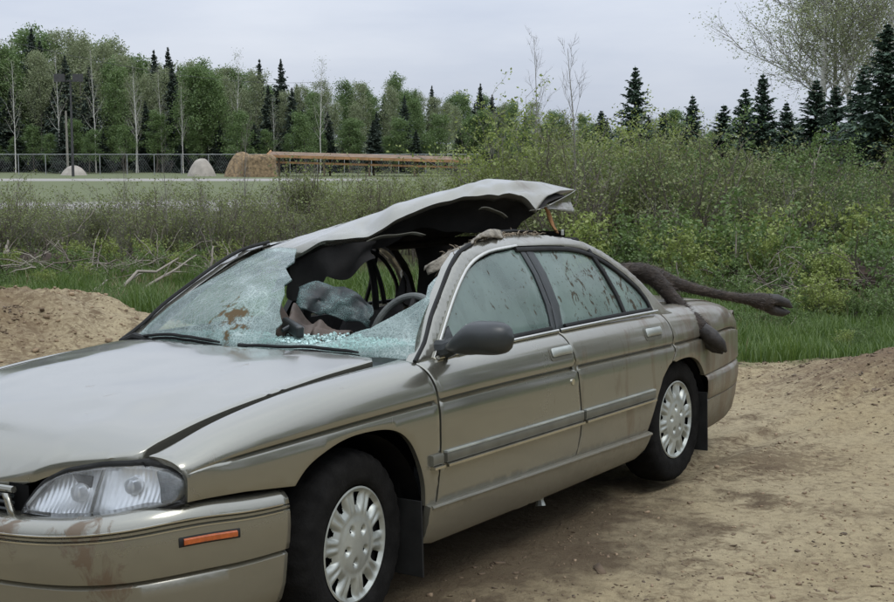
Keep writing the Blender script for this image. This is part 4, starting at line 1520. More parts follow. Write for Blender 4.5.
# bent roof bows showing under the hem
for P_, w in (([(-1.20, .00, 1.335), (-1.27, .08, 1.365), (-1.33, .16, 1.372), (-1.36, .22, 1.36)], .010), ([(-1.62, .36, 1.48), (-1.68, .40, 1.47), (-1.74, .43, 1.43)], .006)):
    cr = MB()
    c_ = curve3(P_)
    cr.grid([[c_(t) + np.array([0, .01 * s, w * s * (1 - .5 * t) + .004 * math.sin(t * 9)]) for s in (-1, -.4, .4, 1)] for t in np.linspace(0, 1, 14)])
    o_ = cr.build('bent_brace', M['strip'], roof)
    so = o_.modifiers.new('thick', 'SOLIDIFY'); so.thickness = .004
# torn cloth hanging from the front of the roof down into the cabin
hc_ = MB()
c_ = curve3([(-1.12, -.42, 1.275), (-1.13, -.30, 1.285), (-1.14, -.18, 1.315), (-1.17, -.06, 1.335), (-1.22, .03, 1.345)])
hc_.grid([[c_(t) + np.array([-.02 * s + .02 * math.sin(t * 15) * s, .02 * math.sin(s * 5 + t * 8), -s * (.20 - .09 * t + .03 * math.sin(t * 11))]) for s in np.linspace(0, 1, 9)] for t in np.linspace(0, 1, 26)])
hc_.build('hanging_cloth', M['headliner'], roof)
hc_ = MB()
c_ = curve3([(-2.36, -.57, 1.275), (-2.46, -.40, 1.30), (-2.50, -.15, 1.325), (-2.48, .12, 1.34), (-2.40, .36, 1.345)])
hc_.grid([[c_(t) + np.array([-.05 * s + .025 * math.sin(t * 17) * s, .02 * math.sin(s * 5 + t * 8), -s * (.36 - .06 * t + .03 * math.sin(t * 13))]) for s in np.linspace(0, 1, 9)] for t in np.linspace(0, 1, 26)])
hc_.build('hanging_cloth', M['headliner'], roof)
# the corner that hangs from the tip
tp = MB()
rows = []
for i, t in enumerate(np.linspace(0, 1, 16)):
    a = np.array([-1.841, .541, 1.469]) + (np.array([-2.362, .463, 1.555]) - np.array([-1.841, .541, 1.469])) * t
    dz = .01 + .115 * t ** 1.6
    rows.append([a + np.array([.02 * s - .01, -.02 * s + .02 * math.sin(s * 5 + t * 3), -dz * s]) for s in np.linspace(0, 1, 7)])
tp.grid(rows)
o_ = tp.build('hanging_corner', M['paint'], roof)
so = o_.modifiers.new('thick', 'SOLIDIFY'); so.thickness = .003
rs_ = MB()
c_ = curve3([(-2.02, .49, 1.47), (-2.05, .49, 1.43), (-2.06, .50, 1.39), (-2.05, .53, 1.355)])
rs_.grid([[c_(t) + np.array([.032 * s * (1 - .3 * t), .01 * math.sin(s * 3), .01 * s]) for s in (-1, -.3, .4, 1)] for t in np.linspace(0, 1, 10)])
o_ = rs_.build('torn_brace', M['rust'], roof)
so = o_.modifiers.new('thick', 'SOLIDIFY'); so.thickness = .006

M['stripmetal'] = simple('dusty_torn_metal', (.235, .215, .175), .75, .1, var=.5, scale=22, bump=.8)
# torn strip of roof lying along the near rail, with padding spilling out
ts = MB()
c_ = curve3([(-1.46, .590, 1.362), (-1.36, .600, 1.366), (-1.26, .606, 1.356), (-1.12, .606, 1.318), (-1.02, .585, 1.272), (-.945, .53, 1.228)])
rows = []
for t in np.linspace(0, 1, 34):
    w = .030 * (1 - t) ** .35 * (.35 + .65 * min(1, t * 3)) * (.35 + 1.2 * float(vnoise(t * 26, 1, 81))) + .003
    p = c_(t)
    rows.append([p + np.array([.01 * s, -w * s - .01, .016 * math.sin(s * 2.2 + t * 7) + .010 * (1 - s * s)]) for s in np.linspace(-1, 1, 7)])
ts.grid(rows)
o_ = ts.build('torn_roof_strip', M['stripmetal'], car)
so = o_.modifiers.new('thick', 'SOLIDIFY'); so.thickness = .005
tag(o_, 'ragged strip of roof lining torn along the near rail')
pf = MB()
for i in range(420):
    t = random.random()
    p = np.array([-1.0 - .12 * t, .60 + .03 * random.random() - .05 * random.random(), 1.255 + .045 * t - .10 * random.random() * (1 - t)])
    L_ = .02 + .03 * random.random()
    d_ = Vector((random.uniform(-1, 1), random.uniform(-1, 1), random.uniform(-1.2, .5))).normalized() * L_
    pf.tube([p, p + np.array(d_) * .5 + np.array([0, 0, .004]), p + np.array(d_)], [.0035, .003, .0008], 3, cap=False)
for i in range(480):
    if i % 8:     # along the torn rail
        t = random.random()
        p = np.array([-1.05 - .75 * t, .585 - .05 * random.random(), 1.30 + .06 * min(1, t * 2.2) - .015 * random.random()])
        L_ = .015 + .025 * random.random(); dz = random.uniform(-1, .3)
    else:
        continue
    d_ = Vector((random.uniform(-1, 1) * .6, random.uniform(-1, 1) * .6, dz)).normalized() * L_
    pf.tube([p, p + np.array(d_) * .5 + np.array([0, 0, .004]), p + np.array(d_)], [.003, .0025, .0008], 3, cap=False)
pf_o = pf.build('padding', M['fluff'], car)
pf_o['kind'] = 'stuff'
# dark gutter and bits left on the rail top
gt = MB()
gt.tube([(x, yG(x, z) + .004 - .02, z + .014) for x, z in ((-1.33, 1.353), (-1.45, 1.359), (-1.6, 1.361), (-1.78, 1.352))], [.004, .008, .008, .003], 6)
gt.build('rail_seal', M['black'], car)
for (x, s_) in ((-1.20, .016), (-1.98, .018)):
    bt = MB()
    bt.box((x, .60, 1.352 if x < -1.5 else 1.345), (s_, s_ * .8, s_ * 1.5), Matrix.Rotation(.5, 3, 'Z'))
    add_bevel(bt.build('torn_clip', M['hubcap'] if x < -1.5 else M['fluff'], car, smooth=False), .003)

# ---- cabin
ds = MB()
rows = []
for y in np.linspace(-.76, .79, 24):
    u = y / .8
    n_ = .012 * (float(fbm(y * 6, 2.2, 3, 91)) - .5)
    rows.append([(-.36 - .12 * u * u, y, .90), (-.45 - .08 * u * u, y, .938 + n_), (-.62, y, .950 + n_), (-.78, y, .945 + n_), (-.86, y, .915), (-.88, y, .85), (-.84, y, .72), (-.76, y, .60)])
ds.grid(rows)
dash = ds.build('dashboard', M['greydash'], car)
# sloping pile of crushed glass across the dash top
gp = MB()
for i in range(2600):
    u = random.uniform(-.55, .80)
    y = .8 * u
    x = -.40 - .10 * u * u - random.random() ** 1.3 * .36
    s_ = random.uniform(.003, .009)
    h_ = .955 + .010 * math.sin(y * 9) + random.random() * .012
    rot = Matrix.Rotation(random.uniform(0, 6), 3, Vector((random.uniform(-1, 1), random.uniform(-1, 1), random.uniform(-1, 1))).normalized())
    gp.box((x, y, h_), (s_, s_ * random.uniform(.6, 1.6), s_), rot)
gpo = gp.build('glass_granules', M['chips'], car, smooth=False)
gpo['kind'] = 'stuff'
# crumpled brown dash cover pushed up in folds
bc = MB()
rows = []
for t in np.linspace(0, 1, 44):
    y0 = -.10 + .30 * t
    x0 = -.625 - .17 * t
    H_ = (.150 * math.exp(-((t - .12) / .09) ** 2) + .125 * math.exp(-((t - .38) / .10) ** 2) + .05 * math.exp(-((t - .65) / .12) ** 2) + .015)
    rows.append([np.array([x0 + .16 * (s - .35) + .02 * math.sin(t * 19), y0 + .05 * s, .955 + H_ * math.sin(math.pi * min(1, s * .9 + .08)) ** .6 + .012 * math.sin(s * 11 + t * 25)]) for s in np.linspace(0, 1, 16)])
bc.grid(rows)
o_ = bc.build('dash_cover', M['browncloth'], car)
so = o_.modifiers.new('thick', 'SOLIDIFY'); so.thickness = .006
# steering wheel
sw = empty('steering_wheel', (-.98, .37, .945)); sw.parent = car
sw.rotation_euler = (0, R(64), R(-6))
rg = MB()
rg.tube([(.185 * math.cos(a), .185 * math.sin(a), 0) for a in np.linspace(0, 2 * math.pi, 40, endpoint=False)], .0155, 10, closed=True)
rg.build('wheel_rim', M['greydash'], sw)
hb = MB()
hb.box((0, 0, -.02), (.13, .16, .05))
add_bevel(hb.build('hub', M['interior'], sw, smooth=False), .02, 3)
for a in (R(90), R(-90), R(180)):
    sp_ = MB()
    sp_.tube([(.06 * math.cos(a), .06 * math.sin(a), -.01), (.178 * math.cos(a), .178 * math.sin(a), 0)], [.022, .013], 8)
    sp_.build('spoke', M['interior'], sw)
co = MB()
co.tube([(-.70, .385, .74), (-.92, .385, .885)], .03, 10)
co.build('steering_column', M['interior'], car)


def seat(loc, w, h, name='seat'):
    s = empty(name, loc); s.parent = car
    c = MB()
    rows = []
    for v in np.linspace(0, 1, 9):
        row = []
        for u in np.linspace(-1, 1, 9):
            row.append((.26 - .52 * v, u * w / 2, .20 - .03 * v + .03 * abs(u) ** 3 - .02 * (abs(2 * v - 1) ** 4)))
        rows.append(row)
    c.grid(rows)
    o = c.build('cushion', M['interior'], s); m = o.modifiers.new('t', 'SOLIDIFY'); m.thickness = .14; m.offset = -1
    c = MB()
    rows = []
    for v in np.linspace(0, 1, 11):
        ww = w / 2 * (1 - .22 * v ** 2)
        rows.append([(-.22 - .20 * v + .035 * abs(u) ** 3, u * ww, .20 + h * v - .03 * abs(u) ** 4 * v) for u in np.linspace(-1, 1, 9)])
    c.grid(rows)
    o = c.build('backrest', M['interior'], s); m = o.modifiers.new('t', 'SOLIDIFY'); m.thickness = .12; m.offset = 1 if False else -1
    return s


def headrest(s, y, z, x):
    c = MB()
    rows = []
    for a in np.linspace(-1, 1, 9):
        sc = (1 - abs(a) ** 4) ** .5 if abs(a) < 1 else .12
        rows.append([(x + .045 * sc * math.cos(b), y + .12 * a, z + .07 * sc * math.sin(b)) for b in np.linspace(0, 2 * math.pi, 12, endpoint=False)])
    c.grid(rows, wrap=True)
    o = c.build('headrest', M['interior'], s)
    for dy in (-.05, .05):
        p = MB(); p.tube([(x, y + dy, z - .14), (x, y + dy, z - .04)], .007, 6)
        p.build('headrest_post', M['chrome'], s)


s1 = seat((-1.36, -.38, .30), .50, .46)
s2 = seat((-1.40, .38, .28), .50, .46); 
s2.rotation_euler = (0, R(-14), 0)
s3 = seat((-2.18, 0, .34), 1.30, .48, 'rear_seat')
# far belt hanging from its post and the far parcel shelf
sb = MB()
sb.grid([[(-1.98 - .06 * t + dx, -.60 + .02 * math.sin(t * 3), 1.255 - .36 * t) for dx in (-.024, .024)] for t in np.linspace(0, 1, 8)])
o_ = sb.build('seat_belt', M['interior'], car); so = o_.modifiers.new('t', 'SOLIDIFY'); so.thickness = .01
sb = MB()
sb.grid([[(-1.99 - .13 * t + dx, -.60 + .02 * math.sin(t * 3), 1.255 - .30 * t) for dx in (-.016, .016)] for t in np.linspace(0, 1, 8)])
o_ = sb.build('seat_belt', M['interior'], car); so = o_.modifiers.new('t', 'SOLIDIFY'); so.thickness = .01
ps = MB()
ps.box((-2.72, 0, .885), (.55, 1.36, .03))
ps.build('parcel_shelf', M['interior'], car, smooth=False)
for sgn in (1, -RS):
    pt_ = MB()
    pt_.grid([[(x, sgn * (yG(x, z) - .05), z) for z in np.linspace(.90, top, 6)] for x, top in ((-2.40, 1.12), (-2.46, 1.08), (-2.54, 1.0), (-2.62, .94))])
    pt_.build('tail_pillar_trim', M['interior'], car)
    dt = MB()
    dt.box((-1.50, sgn * .80, .66), (2.0, .02, .52))
    dt.build('door_card', M['interior'], car, smooth=False)
    dt = MB()
    dt.tube([(-1.555, sgn * .76, .90), (-1.57, sgn * .70, 1.10), (-1.56, sgn * .58, 1.30)], [.05, .04, .03], 8)
    dt.build('centre_pillar', M['interior'], car)
hd = MB()
hd.tube([(-2.13, -.56, 1.27), (-2.2, -.2, 1.30), (-2.22, .2, 1.31), (-2.12, .60, 1.30)], .022, 8)
hd.build('rear_header', M['interior'], car)
hg = MB()
hg.tube([(-1.37, .80, .235), (-1.375, .805, .19), (-1.37, .81, .165)], [.022, .016, .024], 8)
hg.build('jacking_bracket', M['hubcap'], car)

# fallen rear-view mirror on the dash: loose, so a thing of its own
rv = empty('rear_view_mirror', (-.555, .085, .965))
rv.rotation_euler = (0, R(4), R(58))
v = MB(); v.box((0, 0, .026), (.22, .035, .052)); add_bevel(v.build('housing', M['darkplastic'], rv, smooth=False), .012, 3)
v = MB(); v.box((.0, .0185, .026), (.19, .002, .036)); v.build('mirror_face', M['hubcap'], rv, smooth=False)
v = MB(); v.tube([(0, -.01, .03), (.02, -.05, .02)], [.012, .008], 8); v.build('stalk', M['darkplastic'], rv)
tag(rv, 'small black rear-view mirror lying on the broken glass of the dashboard', 'mirror')

# ================================================================== MOOSE
def remeshed(name, chains, mat, parent, voxel=.014, smooth_it=3):
    """chains of (points, radii): overlapping limbs fused into one continuous surface"""
    mb = MB()
    for P, r in chains:
        c = curve3([tuple(p) + (q,) for p, q in zip(P, r)])
        n = max(10, len(P) * 5)
        pts = [c(t) for t in np.linspace(0, 1, n)]
        mb.tube([p[:3] for p in pts], [float(p[3]) for p in pts], 14)
    me = bpy.data.meshes.new(name + '_src')
    me.from_pydata(mb.v, [], mb.f)
    o = bpy.data.objects.new(name + '_src', me)
    COL.objects.link(o)
    m = o.modifiers.new('r', 'REMESH'); m.mode = 'VOXEL'; m.voxel_size = voxel
    m = o.modifiers.new('s', 'SMOOTH'); m.iterations = smooth_it; m.factor = .6
    dg = bpy.context.evaluated_depsgraph_get()
    res = bpy.data.meshes.new_from_object(o.evaluated_get(dg))
    bpy.data.objects.remove(o)
    res.name = name
    res.materials.clear()
    res.polygons.foreach_set('use_smooth', [True] * len(res.polygons))
    return link(name, res, parent, mat)


moose = empty('moose', (-2.2, .25, .6))
tag(moose, 'dead brown moose inside the sedan, two legs sticking out of the rear window', 'moose')
chains = [
    # trunk: chest to rump, lying on the back seat
    ([(-1.62, .16, .70), (-1.82, .18, .74), (-2.10, .22, .77), (-2.40, .26, .80), (-2.66, .28, .86), (-2.80, .30, .90)], [.16, .25, .27, .24, .22, .12]),
    # neck and head, dropped into the footwell
    ([(-1.66, .10, .72), (-1.50, -.02, .64), (-1.36, -.06, .54)], [.17, .14, .12]),
    ([(-1.38, -.06, .56), (-1.28, -.07, .50), (-1.14, -.08, .44), (-1.03, -.09, .41), (-.985, -.09, .40)], [.10, .105, .075, .080, .045]),
    # thigh and leg draped over the tail pillar, hoof against the quarter panel
    ([(-2.62, .30, .93), (-2.76, .38, 1.02), (-2.90, .47, 1.095), (-2.950, .546, 1.085), (-2.961, .627, 1.026), (-2.975, .700, .945), (-2.985, .762, .872), (-2.985, .815, .815), (-3.000, .862, .772)],
     [.13, .080, .046, .050, .046, .041, .044, .058, .040]),
    ([(-2.99, .80, .84), (-3.03, .835, .80), (-3.055, .87, .765)], [.05, .045, .028]),
    # thigh and leg reaching out past the boot lid
    ([(-2.66, .20, .93), (-2.95, .26, 1.02), (-3.25, .34, 1.05), (-3.40, .375, 1.03), (-3.552, .433, .982), (-3.690, .553, .930), (-3.820, .659, .893), (-3.944, .757, .866), (-4.010, .821, .852), (-4.06, .87, .84)],
     [.13, .085, .050, .056, .043, .033, .030, .035, .056, .042]),
    # forelegs folded under
    ([(-1.75, .30, .66), (-1.62, .34, .50), (-1.78, .36, .40), (-2.0, .36, .38)], [.10, .065, .045, .045]),
    ([(-1.75, -.02, .64), (-1.72, -.20, .50), (-1.85, -.26, .42), (-2.02, -.28, .40)], [.10, .065, .045, .045]),
]
body = remeshed('body', chains, M['fur'], moose)


def hoof(base, tip, spread, r=.036):
    b, t = Vector(base), Vector(tip)
    ax = (t - b).normalized()
    sd = Vector(spread)
    sd = (sd - ax * sd.dot(ax)).normalized()
    for s in (-1, 1):
        mb = MB()
        P = [b + sd * s * .024, b.lerp(t, .35) + sd * s * .032, b.lerp(t, .75) + sd * s * .030, t + sd * s * .016]
        mb.tube(P, [r, r * 1.12, r * .85, r * .22], 12)
        mb.build('hoof', M['hoof'], moose, sharp=60)


moose_children_inv = Matrix.Translation((2.2, -.25, -.6))
hoof((-2.992, .85, .785), (-3.062, .968, .662), (.5, -.1, .6), .038)
hoof((-4.03, .842, .846), (-4.140, .958, .796), (.1, .2, 1), .032)
hoof((-2.0, .36, .38), (-2.10, .36, .36), (0, 1, 0))
hoof((-2.02, -.28, .40), (-2.12, -.28, .37), (0, 1, 0))
for sy in (-1, 1):
    er = MB()
    a = np.array([-1.40, -.06 + sy * .07, .60])
    rows = [[a + np.array([-.05 * t, sy * .14 * t, .05 * t]) + np.array([.035 * math.sin(math.pi * min(1, t * .9 + .1)) * s, 0, .02 * (1 - s * s)]) for s in np.linspace(-1, 1, 6)] for t in np.linspace(0, 1, 9)]
    er.grid(rows)
    o_ = er.build('ear', M['fur'], moose); so = o_.modifiers.new('t', 'SOLIDIFY'); so.thickness = .01
    ey = MB(); ey.tube([(-1.275, -.07 + sy * .088, .53), (-1.275, -.07 + sy * .104, .53)], [.014, .006], 10)
    ey.build('eye', M['hoof'], moose)
# short coarse hair over the hide
_me = body.data
_n = len(_me.polygons)
_cen = np.zeros(_n * 3); _me.polygons.foreach_get('center', _cen); _cen = _cen.reshape(-1, 3)
_nor = np.zeros(_n * 3); _me.polygons.foreach_get('normal', _nor); _nor = _nor.reshape(-1, 3)
_vis = np.where(_cen[:, 0] < -2.85)[0]
_r = np.random.default_rng(77)
_pick = _r.choice(_vis, 9000)
_p = _cen[_pick] + _r.normal(size=(9000, 3)) * .005
_d = _p - np.array([-2.6, .25, 1.05]); _d /= np.linalg.norm(_d, axis=1)[:, None]
_d = _d - _nor[_pick] * (_d * _nor[_pick]).sum(1)[:, None] + _nor[_pick] * .28 + _r.normal(size=(9000, 3)) * .25
_d /= np.linalg.norm(_d, axis=1)[:, None]
_s = np.cross(_d, _nor[_pick] + _r.normal(size=(9000, 3)) * .3); _s /= np.linalg.norm(_s, axis=1)[:, None] + 1e-9
_L = _r.uniform(.012, .030, 9000)[:, None]
_V = np.stack([_p - _s * .0016, _p + _s * .0016, _p + _d * _L], 1).reshape(-1, 3)
_hm = leafmat('coarse_hair', (.012, .009, .007), (.075, .054, .037), .1)
hair = link('hair', npmesh('hair', _V, np.arange(27000).reshape(-1, 3), [_hm]), moose)
hair['kind'] = 'stuff'
for ch in moose.children: ch.matrix_parent_inverse = moose_children_inv

# ================================================================== BACKGROUND
M['bark'] = bark('grey_brown_bark', (.060, .050, .040), (.125, .108, .088))
M['birch'] = bark('white_birch_bark', (.50, .49, .45), (.06, .055, .05), True)
M['palebark'] = bark('pale_aspen_bark', (.26, .25, .215), (.12, .11, .09))
M['twig'] = bark('brown_twigs', (.085, .070, .055), (.165, .138, .112))
M['twig_grey'] = bark('grey_twigs', (.14, .13, .112), (.24, .22, .19))
M['dead'] = bark('weathered_dead_wood', (.17, .145, .115), (.33, .30, .25))
M['leaf_spring'] = leafmat('spring_leaves', (.165, .225, .045), (.290, .340, .095))
M['leaf_mid'] = leafmat('green_leaves', (.070, .125, .032), (.155, .225, .065))
M['leaf_olive'] = leafmat('olive_leaves', (.120, .155, .046), (.220, .250, .090))
M['leaf_aspen'] = leafmat('hazy_aspen_leaves', (.165, .200, .100), (.255, .290, .155), seedscale=.2)
M['leaf_far'] = leafmat('far_green_leaves', (.085, .145, .048), (.155, .225, .075), seedscale=.25)
M['leaf_birch'] = leafmat('young_birch_leaves', (.20, .24, .11), (.34, .37, .19), .5)
M['needle'] = leafmat('spruce_needles', (.045, .080, .056), (.100, .145, .098), .15)
M['needle_far'] = leafmat('far_spruce_needles', (.042, .062, .050), (.085, .110, .082), .15, .25)
M['grass'] = leafmat('spring_grass', (.048, .100, .016), (.130, .195, .040), .4)
M['straw'] = leafmat('dead_grass', (.16, .125, .065), (.30, .245, .14), .3)
M['root'] = simple('dark_root_soil', (.040, .026, .018), .95, var=.5, scale=8, bump=1, bscale=14)
M['timber'] = simple('orange_stained_boards', (.30, .165, .070), .75, var=.3, scale=1.5)
M['shingle'] = simple('brown_roof_felt', (.17, .115, .075), .9, var=.3, scale=2)
M['post'] = simple('weathered_post', (.10, .075, .05), .9, var=.3)
M['steel'] = simple('galvanised_steel', (.30, .31, .31), .5, .6)
M['darksteel'] = simple('dark_steel', (.045, .045, .045), .6, .2)
M['sandpile'] = simple('grey_sand', (.30, .275, .235), .95, var=.2, scale=2, bump=.5, bscale=8)
M['chippile'] = simple('brown_wood_chips', (.19, .135, .075), .95, var=.6, scale=5, bump=1, bscale=10)
M['bark_chip'] = simple('bark_debris', (.130, .092, .058), .95, var=.6, scale=3)
M['clod'] = simple('dry_clods', (.26, .19, .12), .95, var=.35, scale=4, bump=.5)


def gz(x, y): return float(ground_h(np.array([x]), np.array([y]))[0])


def leaf_quads(C, size, seed, flat=.0, aspect=1.6, jitter=.4):
    r = np.random.default_rng(seed)
    n = len(C)
    a = r.normal(size=(n, 3)); a[:, 2] *= (1 - flat)
    a /= np.linalg.norm(a, axis=1)[:, None] + 1e-9
    b = r.normal(size=(n, 3))
    b -= a * (a * b).sum(1)[:, None]
    b /= np.linalg.norm(b, axis=1)[:, None] + 1e-9
    s = size * (1 + jitter * r.uniform(-1, 1, n))[:, None]
    L, Wd = a * s * aspect / 2, b * s / 2
    V = np.stack([C - L, C + Wd * .9 - L * .1, C + L, C - Wd * .9 - L * .1], 1).reshape(-1, 3)
    Q = np.arange(n * 4).reshape(n, 4)
    return V, Q


def np_tubes(T, k=3):
    """many thin tubes -> arrays of quads"""
    Vs, Qs, n0 = [], [], 0
    an = np.arange(k) * 2 * math.pi / k
    for P, rad in T:
        P = np.asarray(P, float); n = len(P)
        t = np.gradient(P, axis=0)
        t /= np.linalg.norm(t, axis=1)[:, None] + 1e-12
        ref = np.array([.3, .2, .93]) if abs(t[0, 2]) < .8 else np.array([1, .1, 0.])
        u = np.cross(t, ref); u /= np.linalg.norm(u, axis=1)[:, None] + 1e-12
        w = np.cross(u, t)
        ring = P[:, None, :] + (u[:, None, :] * np.cos(an)[None, :, None] + w[:, None, :] * np.sin(an)[None, :, None]) * np.asarray(rad)[:, None, None]
        Vs.append(ring.reshape(-1, 3))
        I = np.arange(n * k).reshape(n, k) + n0
        J = np.roll(I, -1, 1)
        Qs.append(np.stack([I[:-1], J[:-1], J[1:], I[1:]], -1).reshape(-1, 4))
        n0 += n * k
    return np.concatenate(Vs), np.concatenate(Qs)


def shoot(r, p, d, L, r0, n, wob, grav):
    P = [np.array(p, float)]
    d = np.array(d, float); d /= np.linalg.norm(d)
    for i in range(n):
        d = d + r.normal(size=3) * wob
        d[2] += grav
        d /= np.linalg.norm(d)
        P.append(P[-1] + d * L / n)
    P = np.array(P)
    return P, np.linspace(r0, r0 * .3, n + 1)


def make_shrub(name, seed, h, spread, stems, twigs, nleaf, lsize, leafm, twigm, leaf_lo=.1, r0=.010):
    r = np.random.default_rng(seed)
    T, anchors = [], []
    for i in range(stems):
        az = r.uniform(0, 2 * math.pi); lean = abs(r.normal()) * spread
        p0 = np.array([r.normal() * .16 * spread * 2, r.normal() * .16 * spread * 2, -.05])
        L = h * r.uniform(.55, 1.08)
        P, R_ = shoot(r, p0, (math.cos(az) * lean, math.sin(az) * lean, 1), L, r0 * r.uniform(.6, 1.2), 6, .10, .02)
        T.append((P, R_))
        for j in range(twigs):
            t = r.uniform(.25, 1); i0 = min(int(t * 6), 5); q = P[i0] + (P[i0 + 1] - P[i0]) * (t * 6 - i0)
            a2 = r.uniform(0, 2 * math.pi)
            dd = np.array([math.cos(a2) * .8, math.sin(a2) * .8, r.uniform(.4, 1.3)])
            P2, R2 = shoot(r, q, dd, L * r.uniform(.12, .34), r0 * .34, 3, .16, .03)
            T.append((P2, R2))
            anchors += [P2[1], P2[2], P2[3], (P2[2] + P2[3]) / 2]
    anchors = np.array(anchors)
    anchors = anchors[anchors[:, 2] > leaf_lo * h]
    Vt, Qt = np_tubes(T, 3)
    idx = r.integers(0, len(anchors), nleaf)
    C = anchors[idx] + r.normal(size=(nleaf, 3)) * np.array([.035, .035, .03]) * (h / 1.6) ** .5
    Vl, Ql = leaf_quads(C, lsize, seed + 1)
    V = np.concatenate([Vt, Vl]); Q = np.concatenate([Qt, Ql + len(Vt)])
    mi = np.concatenate([np.zeros(len(Qt)), np.ones(len(Ql))])
    return npmesh(name, V, Q, [twigm, leafm], mi)


# ---------------------------------------------------------------- shrubs of the thicket
PX = {}
PX['bare'] = [make_shrub('shrub', 100 + i, 1.5, .22, 22, 6, 900, .024, M['leaf_olive'], M['twig'] if i % 2 else M['twig_grey']) for i in range(4)]
PX['olive'] = [make_shrub('shrub', 120 + i, 1.9, .30, 22, 9, 3200, .024, M['leaf_olive'], M['twig']) for i in range(3)]
PX['spring'] = [make_shrub('shrub', 140 + i, 2.4, .24, 18, 10, 3600, .028, M['leaf_spring'], M['twig_grey']) for i in range(3)]
PX['green'] = [make_shrub('shrub', 160 + i, 1.8, .34, 20, 9, 4800, .024, M['leaf_mid'], M['twig']) for i in range(3)]
PX['low'] = [make_shrub('shrub', 180 + i, .75, .55, 18, 7, 2200, .024, M['leaf_mid'] if i else M['leaf_spring'], M['twig'], 0.0, .006) for i in range(3)]
SH = {
    'bare': ('bare grey-brown twiggy shrub in the brush before the field', 'bare shrubs in front of the field'),
    'olive': ('olive-leaved shrub in the dense thicket behind the car', 'olive shrubs of the thicket'),
    'spring': ('tall yellow-green spring shrub among the thicket', 'yellow-green shrubs of the thicket'),
    'green': ('dark green leafy shrub at the front of the thicket', 'dark green shrubs of the thicket'),
    'low': ('low leafy bramble at the foot of the thicket', 'low plants along the thicket edge'),
}
NAME = {'bare': 'bare_shrub', 'olive': 'olive_shrub', 'spring': 'spring_shrub', 'green': 'leafy_shrub', 'low': 'low_bramble'}


def put_shrub(kind, px, d, sc, zone=None):
    x, y = place(px, d)
    me = PX[kind][random.randrange(len(PX[kind]))]
    o = link(NAME[kind], me)
    o.location = (x, y, gz(x, y))
    o.rotation_euler = (random.uniform(-.05, .05), random.uniform(-.05, .05), random.uniform(0, 6.28))
    s = sc * min(1.3 if kind != 'spring' else 1.12, (random.uniform(.62, 1.22) + (.35 if random.random() < .10 else 0)) * (.75 + .5 * float(fbm(x * .22, y * .22, 2, 7))))
    o.scale = (s * random.uniform(.95, 1.3), s * random.uniform(.95, 1.3), s)
    lab, grp = SH[kind]
    if kind == 'bare' and px > 300:
        lab, grp = ('bare twiggy shrub behind the peeled roof', 'bare shrubs behind the roof') if px < 560 else ('bare twiggy shrub among the leafy thicket below the spruces', 'bare shrubs below the spruces')
    if kind == 'olive' and px < 330: lab, grp = 'small olive-leaved shrub among the bare brush before the field', 'olive shrubs among the bare brush'
    elif kind == 'olive' and px > 600: lab, grp = 'olive-leaved shrub in the thicket below the spruces', 'olive shrubs below the spruces'
    if kind == 'low' and px < 330: lab, grp = 'low leafy bramble among the dead branches before the bare brush', 'low brambles by the bare brush'
    if kind == 'spring' and px < 480: lab, grp = 'yellow-green spring shrub between the shelter and the roof', 'spring shrubs by the shelter'
    tag(o, lab, 'shrub', grp)


def jit(lo, hi, n):
    w = (hi - lo) / n
    return [lo + w * (i + random.uniform(.0, 1.0)) for i in range(n)]


for px in jit(-40, 320, 46): put_shrub('bare', px, random.uniform(20.5, 23), .86)
for px in jit(-40, 330, 40): put_shrub('bare', px, random.uniform(23, 27), .95)
for px in jit(-30, 330, 16): put_shrub('olive', px, random.uniform(20, 24), .55)
for px in jit(280, 520, 22): put_shrub('bare', px, random.uniform(22, 28), .92)
for px in jit(290, 520, 22): put_shrub('olive', px, random.uniform(20, 27), .78)
for px in jit(300, 520, 16): put_shrub('spring', px, random.uniform(23, 31), .62)
for px in jit(470, 660, 26): put_shrub('spring', px, random.uniform(22, 28), 1.12)
for px in jit(560, 720, 10): put_shrub('spring', px, random.uniform(28, 33), .95)
for px in jit(500, 930, 40): put_shrub('olive', px, random.uniform(19, 25), 1.05)
for px in jit(560, 930, 26): put_shrub('bare', px, random.uniform(18, 23), 1.15)
for px in jit(590, 940, 34): put_shrub('green', px, random.uniform(19, 26), 1.08)
for px in jit(600, 940, 26): put_shrub('olive', px, random.uniform(24, 28), 1.1)
for px in jit(640, 940, 22): put_shrub('low', px, random.uniform(15.4, 17.5), 1.0)
for px in jit(560, 940, 22): put_shrub('low', px, random.uniform(17.5, 19.5), 1.3)
for px in jit(740, 940, 12): put_shrub('low', px, random.uniform(12.6, 15.4), .55)
for px in jit(725, 940, 26): put_shrub('low', px, random.uniform(11.2, 14.5), .30)
for px in jit(-30, 160, 18): put_shrub('low', px, random.uniform(14.8, 18.5), .40)
for px in jit(560, 960, 40): put_shrub('olive', px, random.uniform(30, 36), 1.1)
for px in jit(560, 960, 24): put_shrub('green', px, random.uniform(30, 34), 1.15)
for px in jit(600, 960, 14): put_shrub('spring', px, random.uniform(28, 33), .9)
for px in jit(-40, 300, 34): put_shrub('low', px, random.uniform(18.6, 20.5), .80)


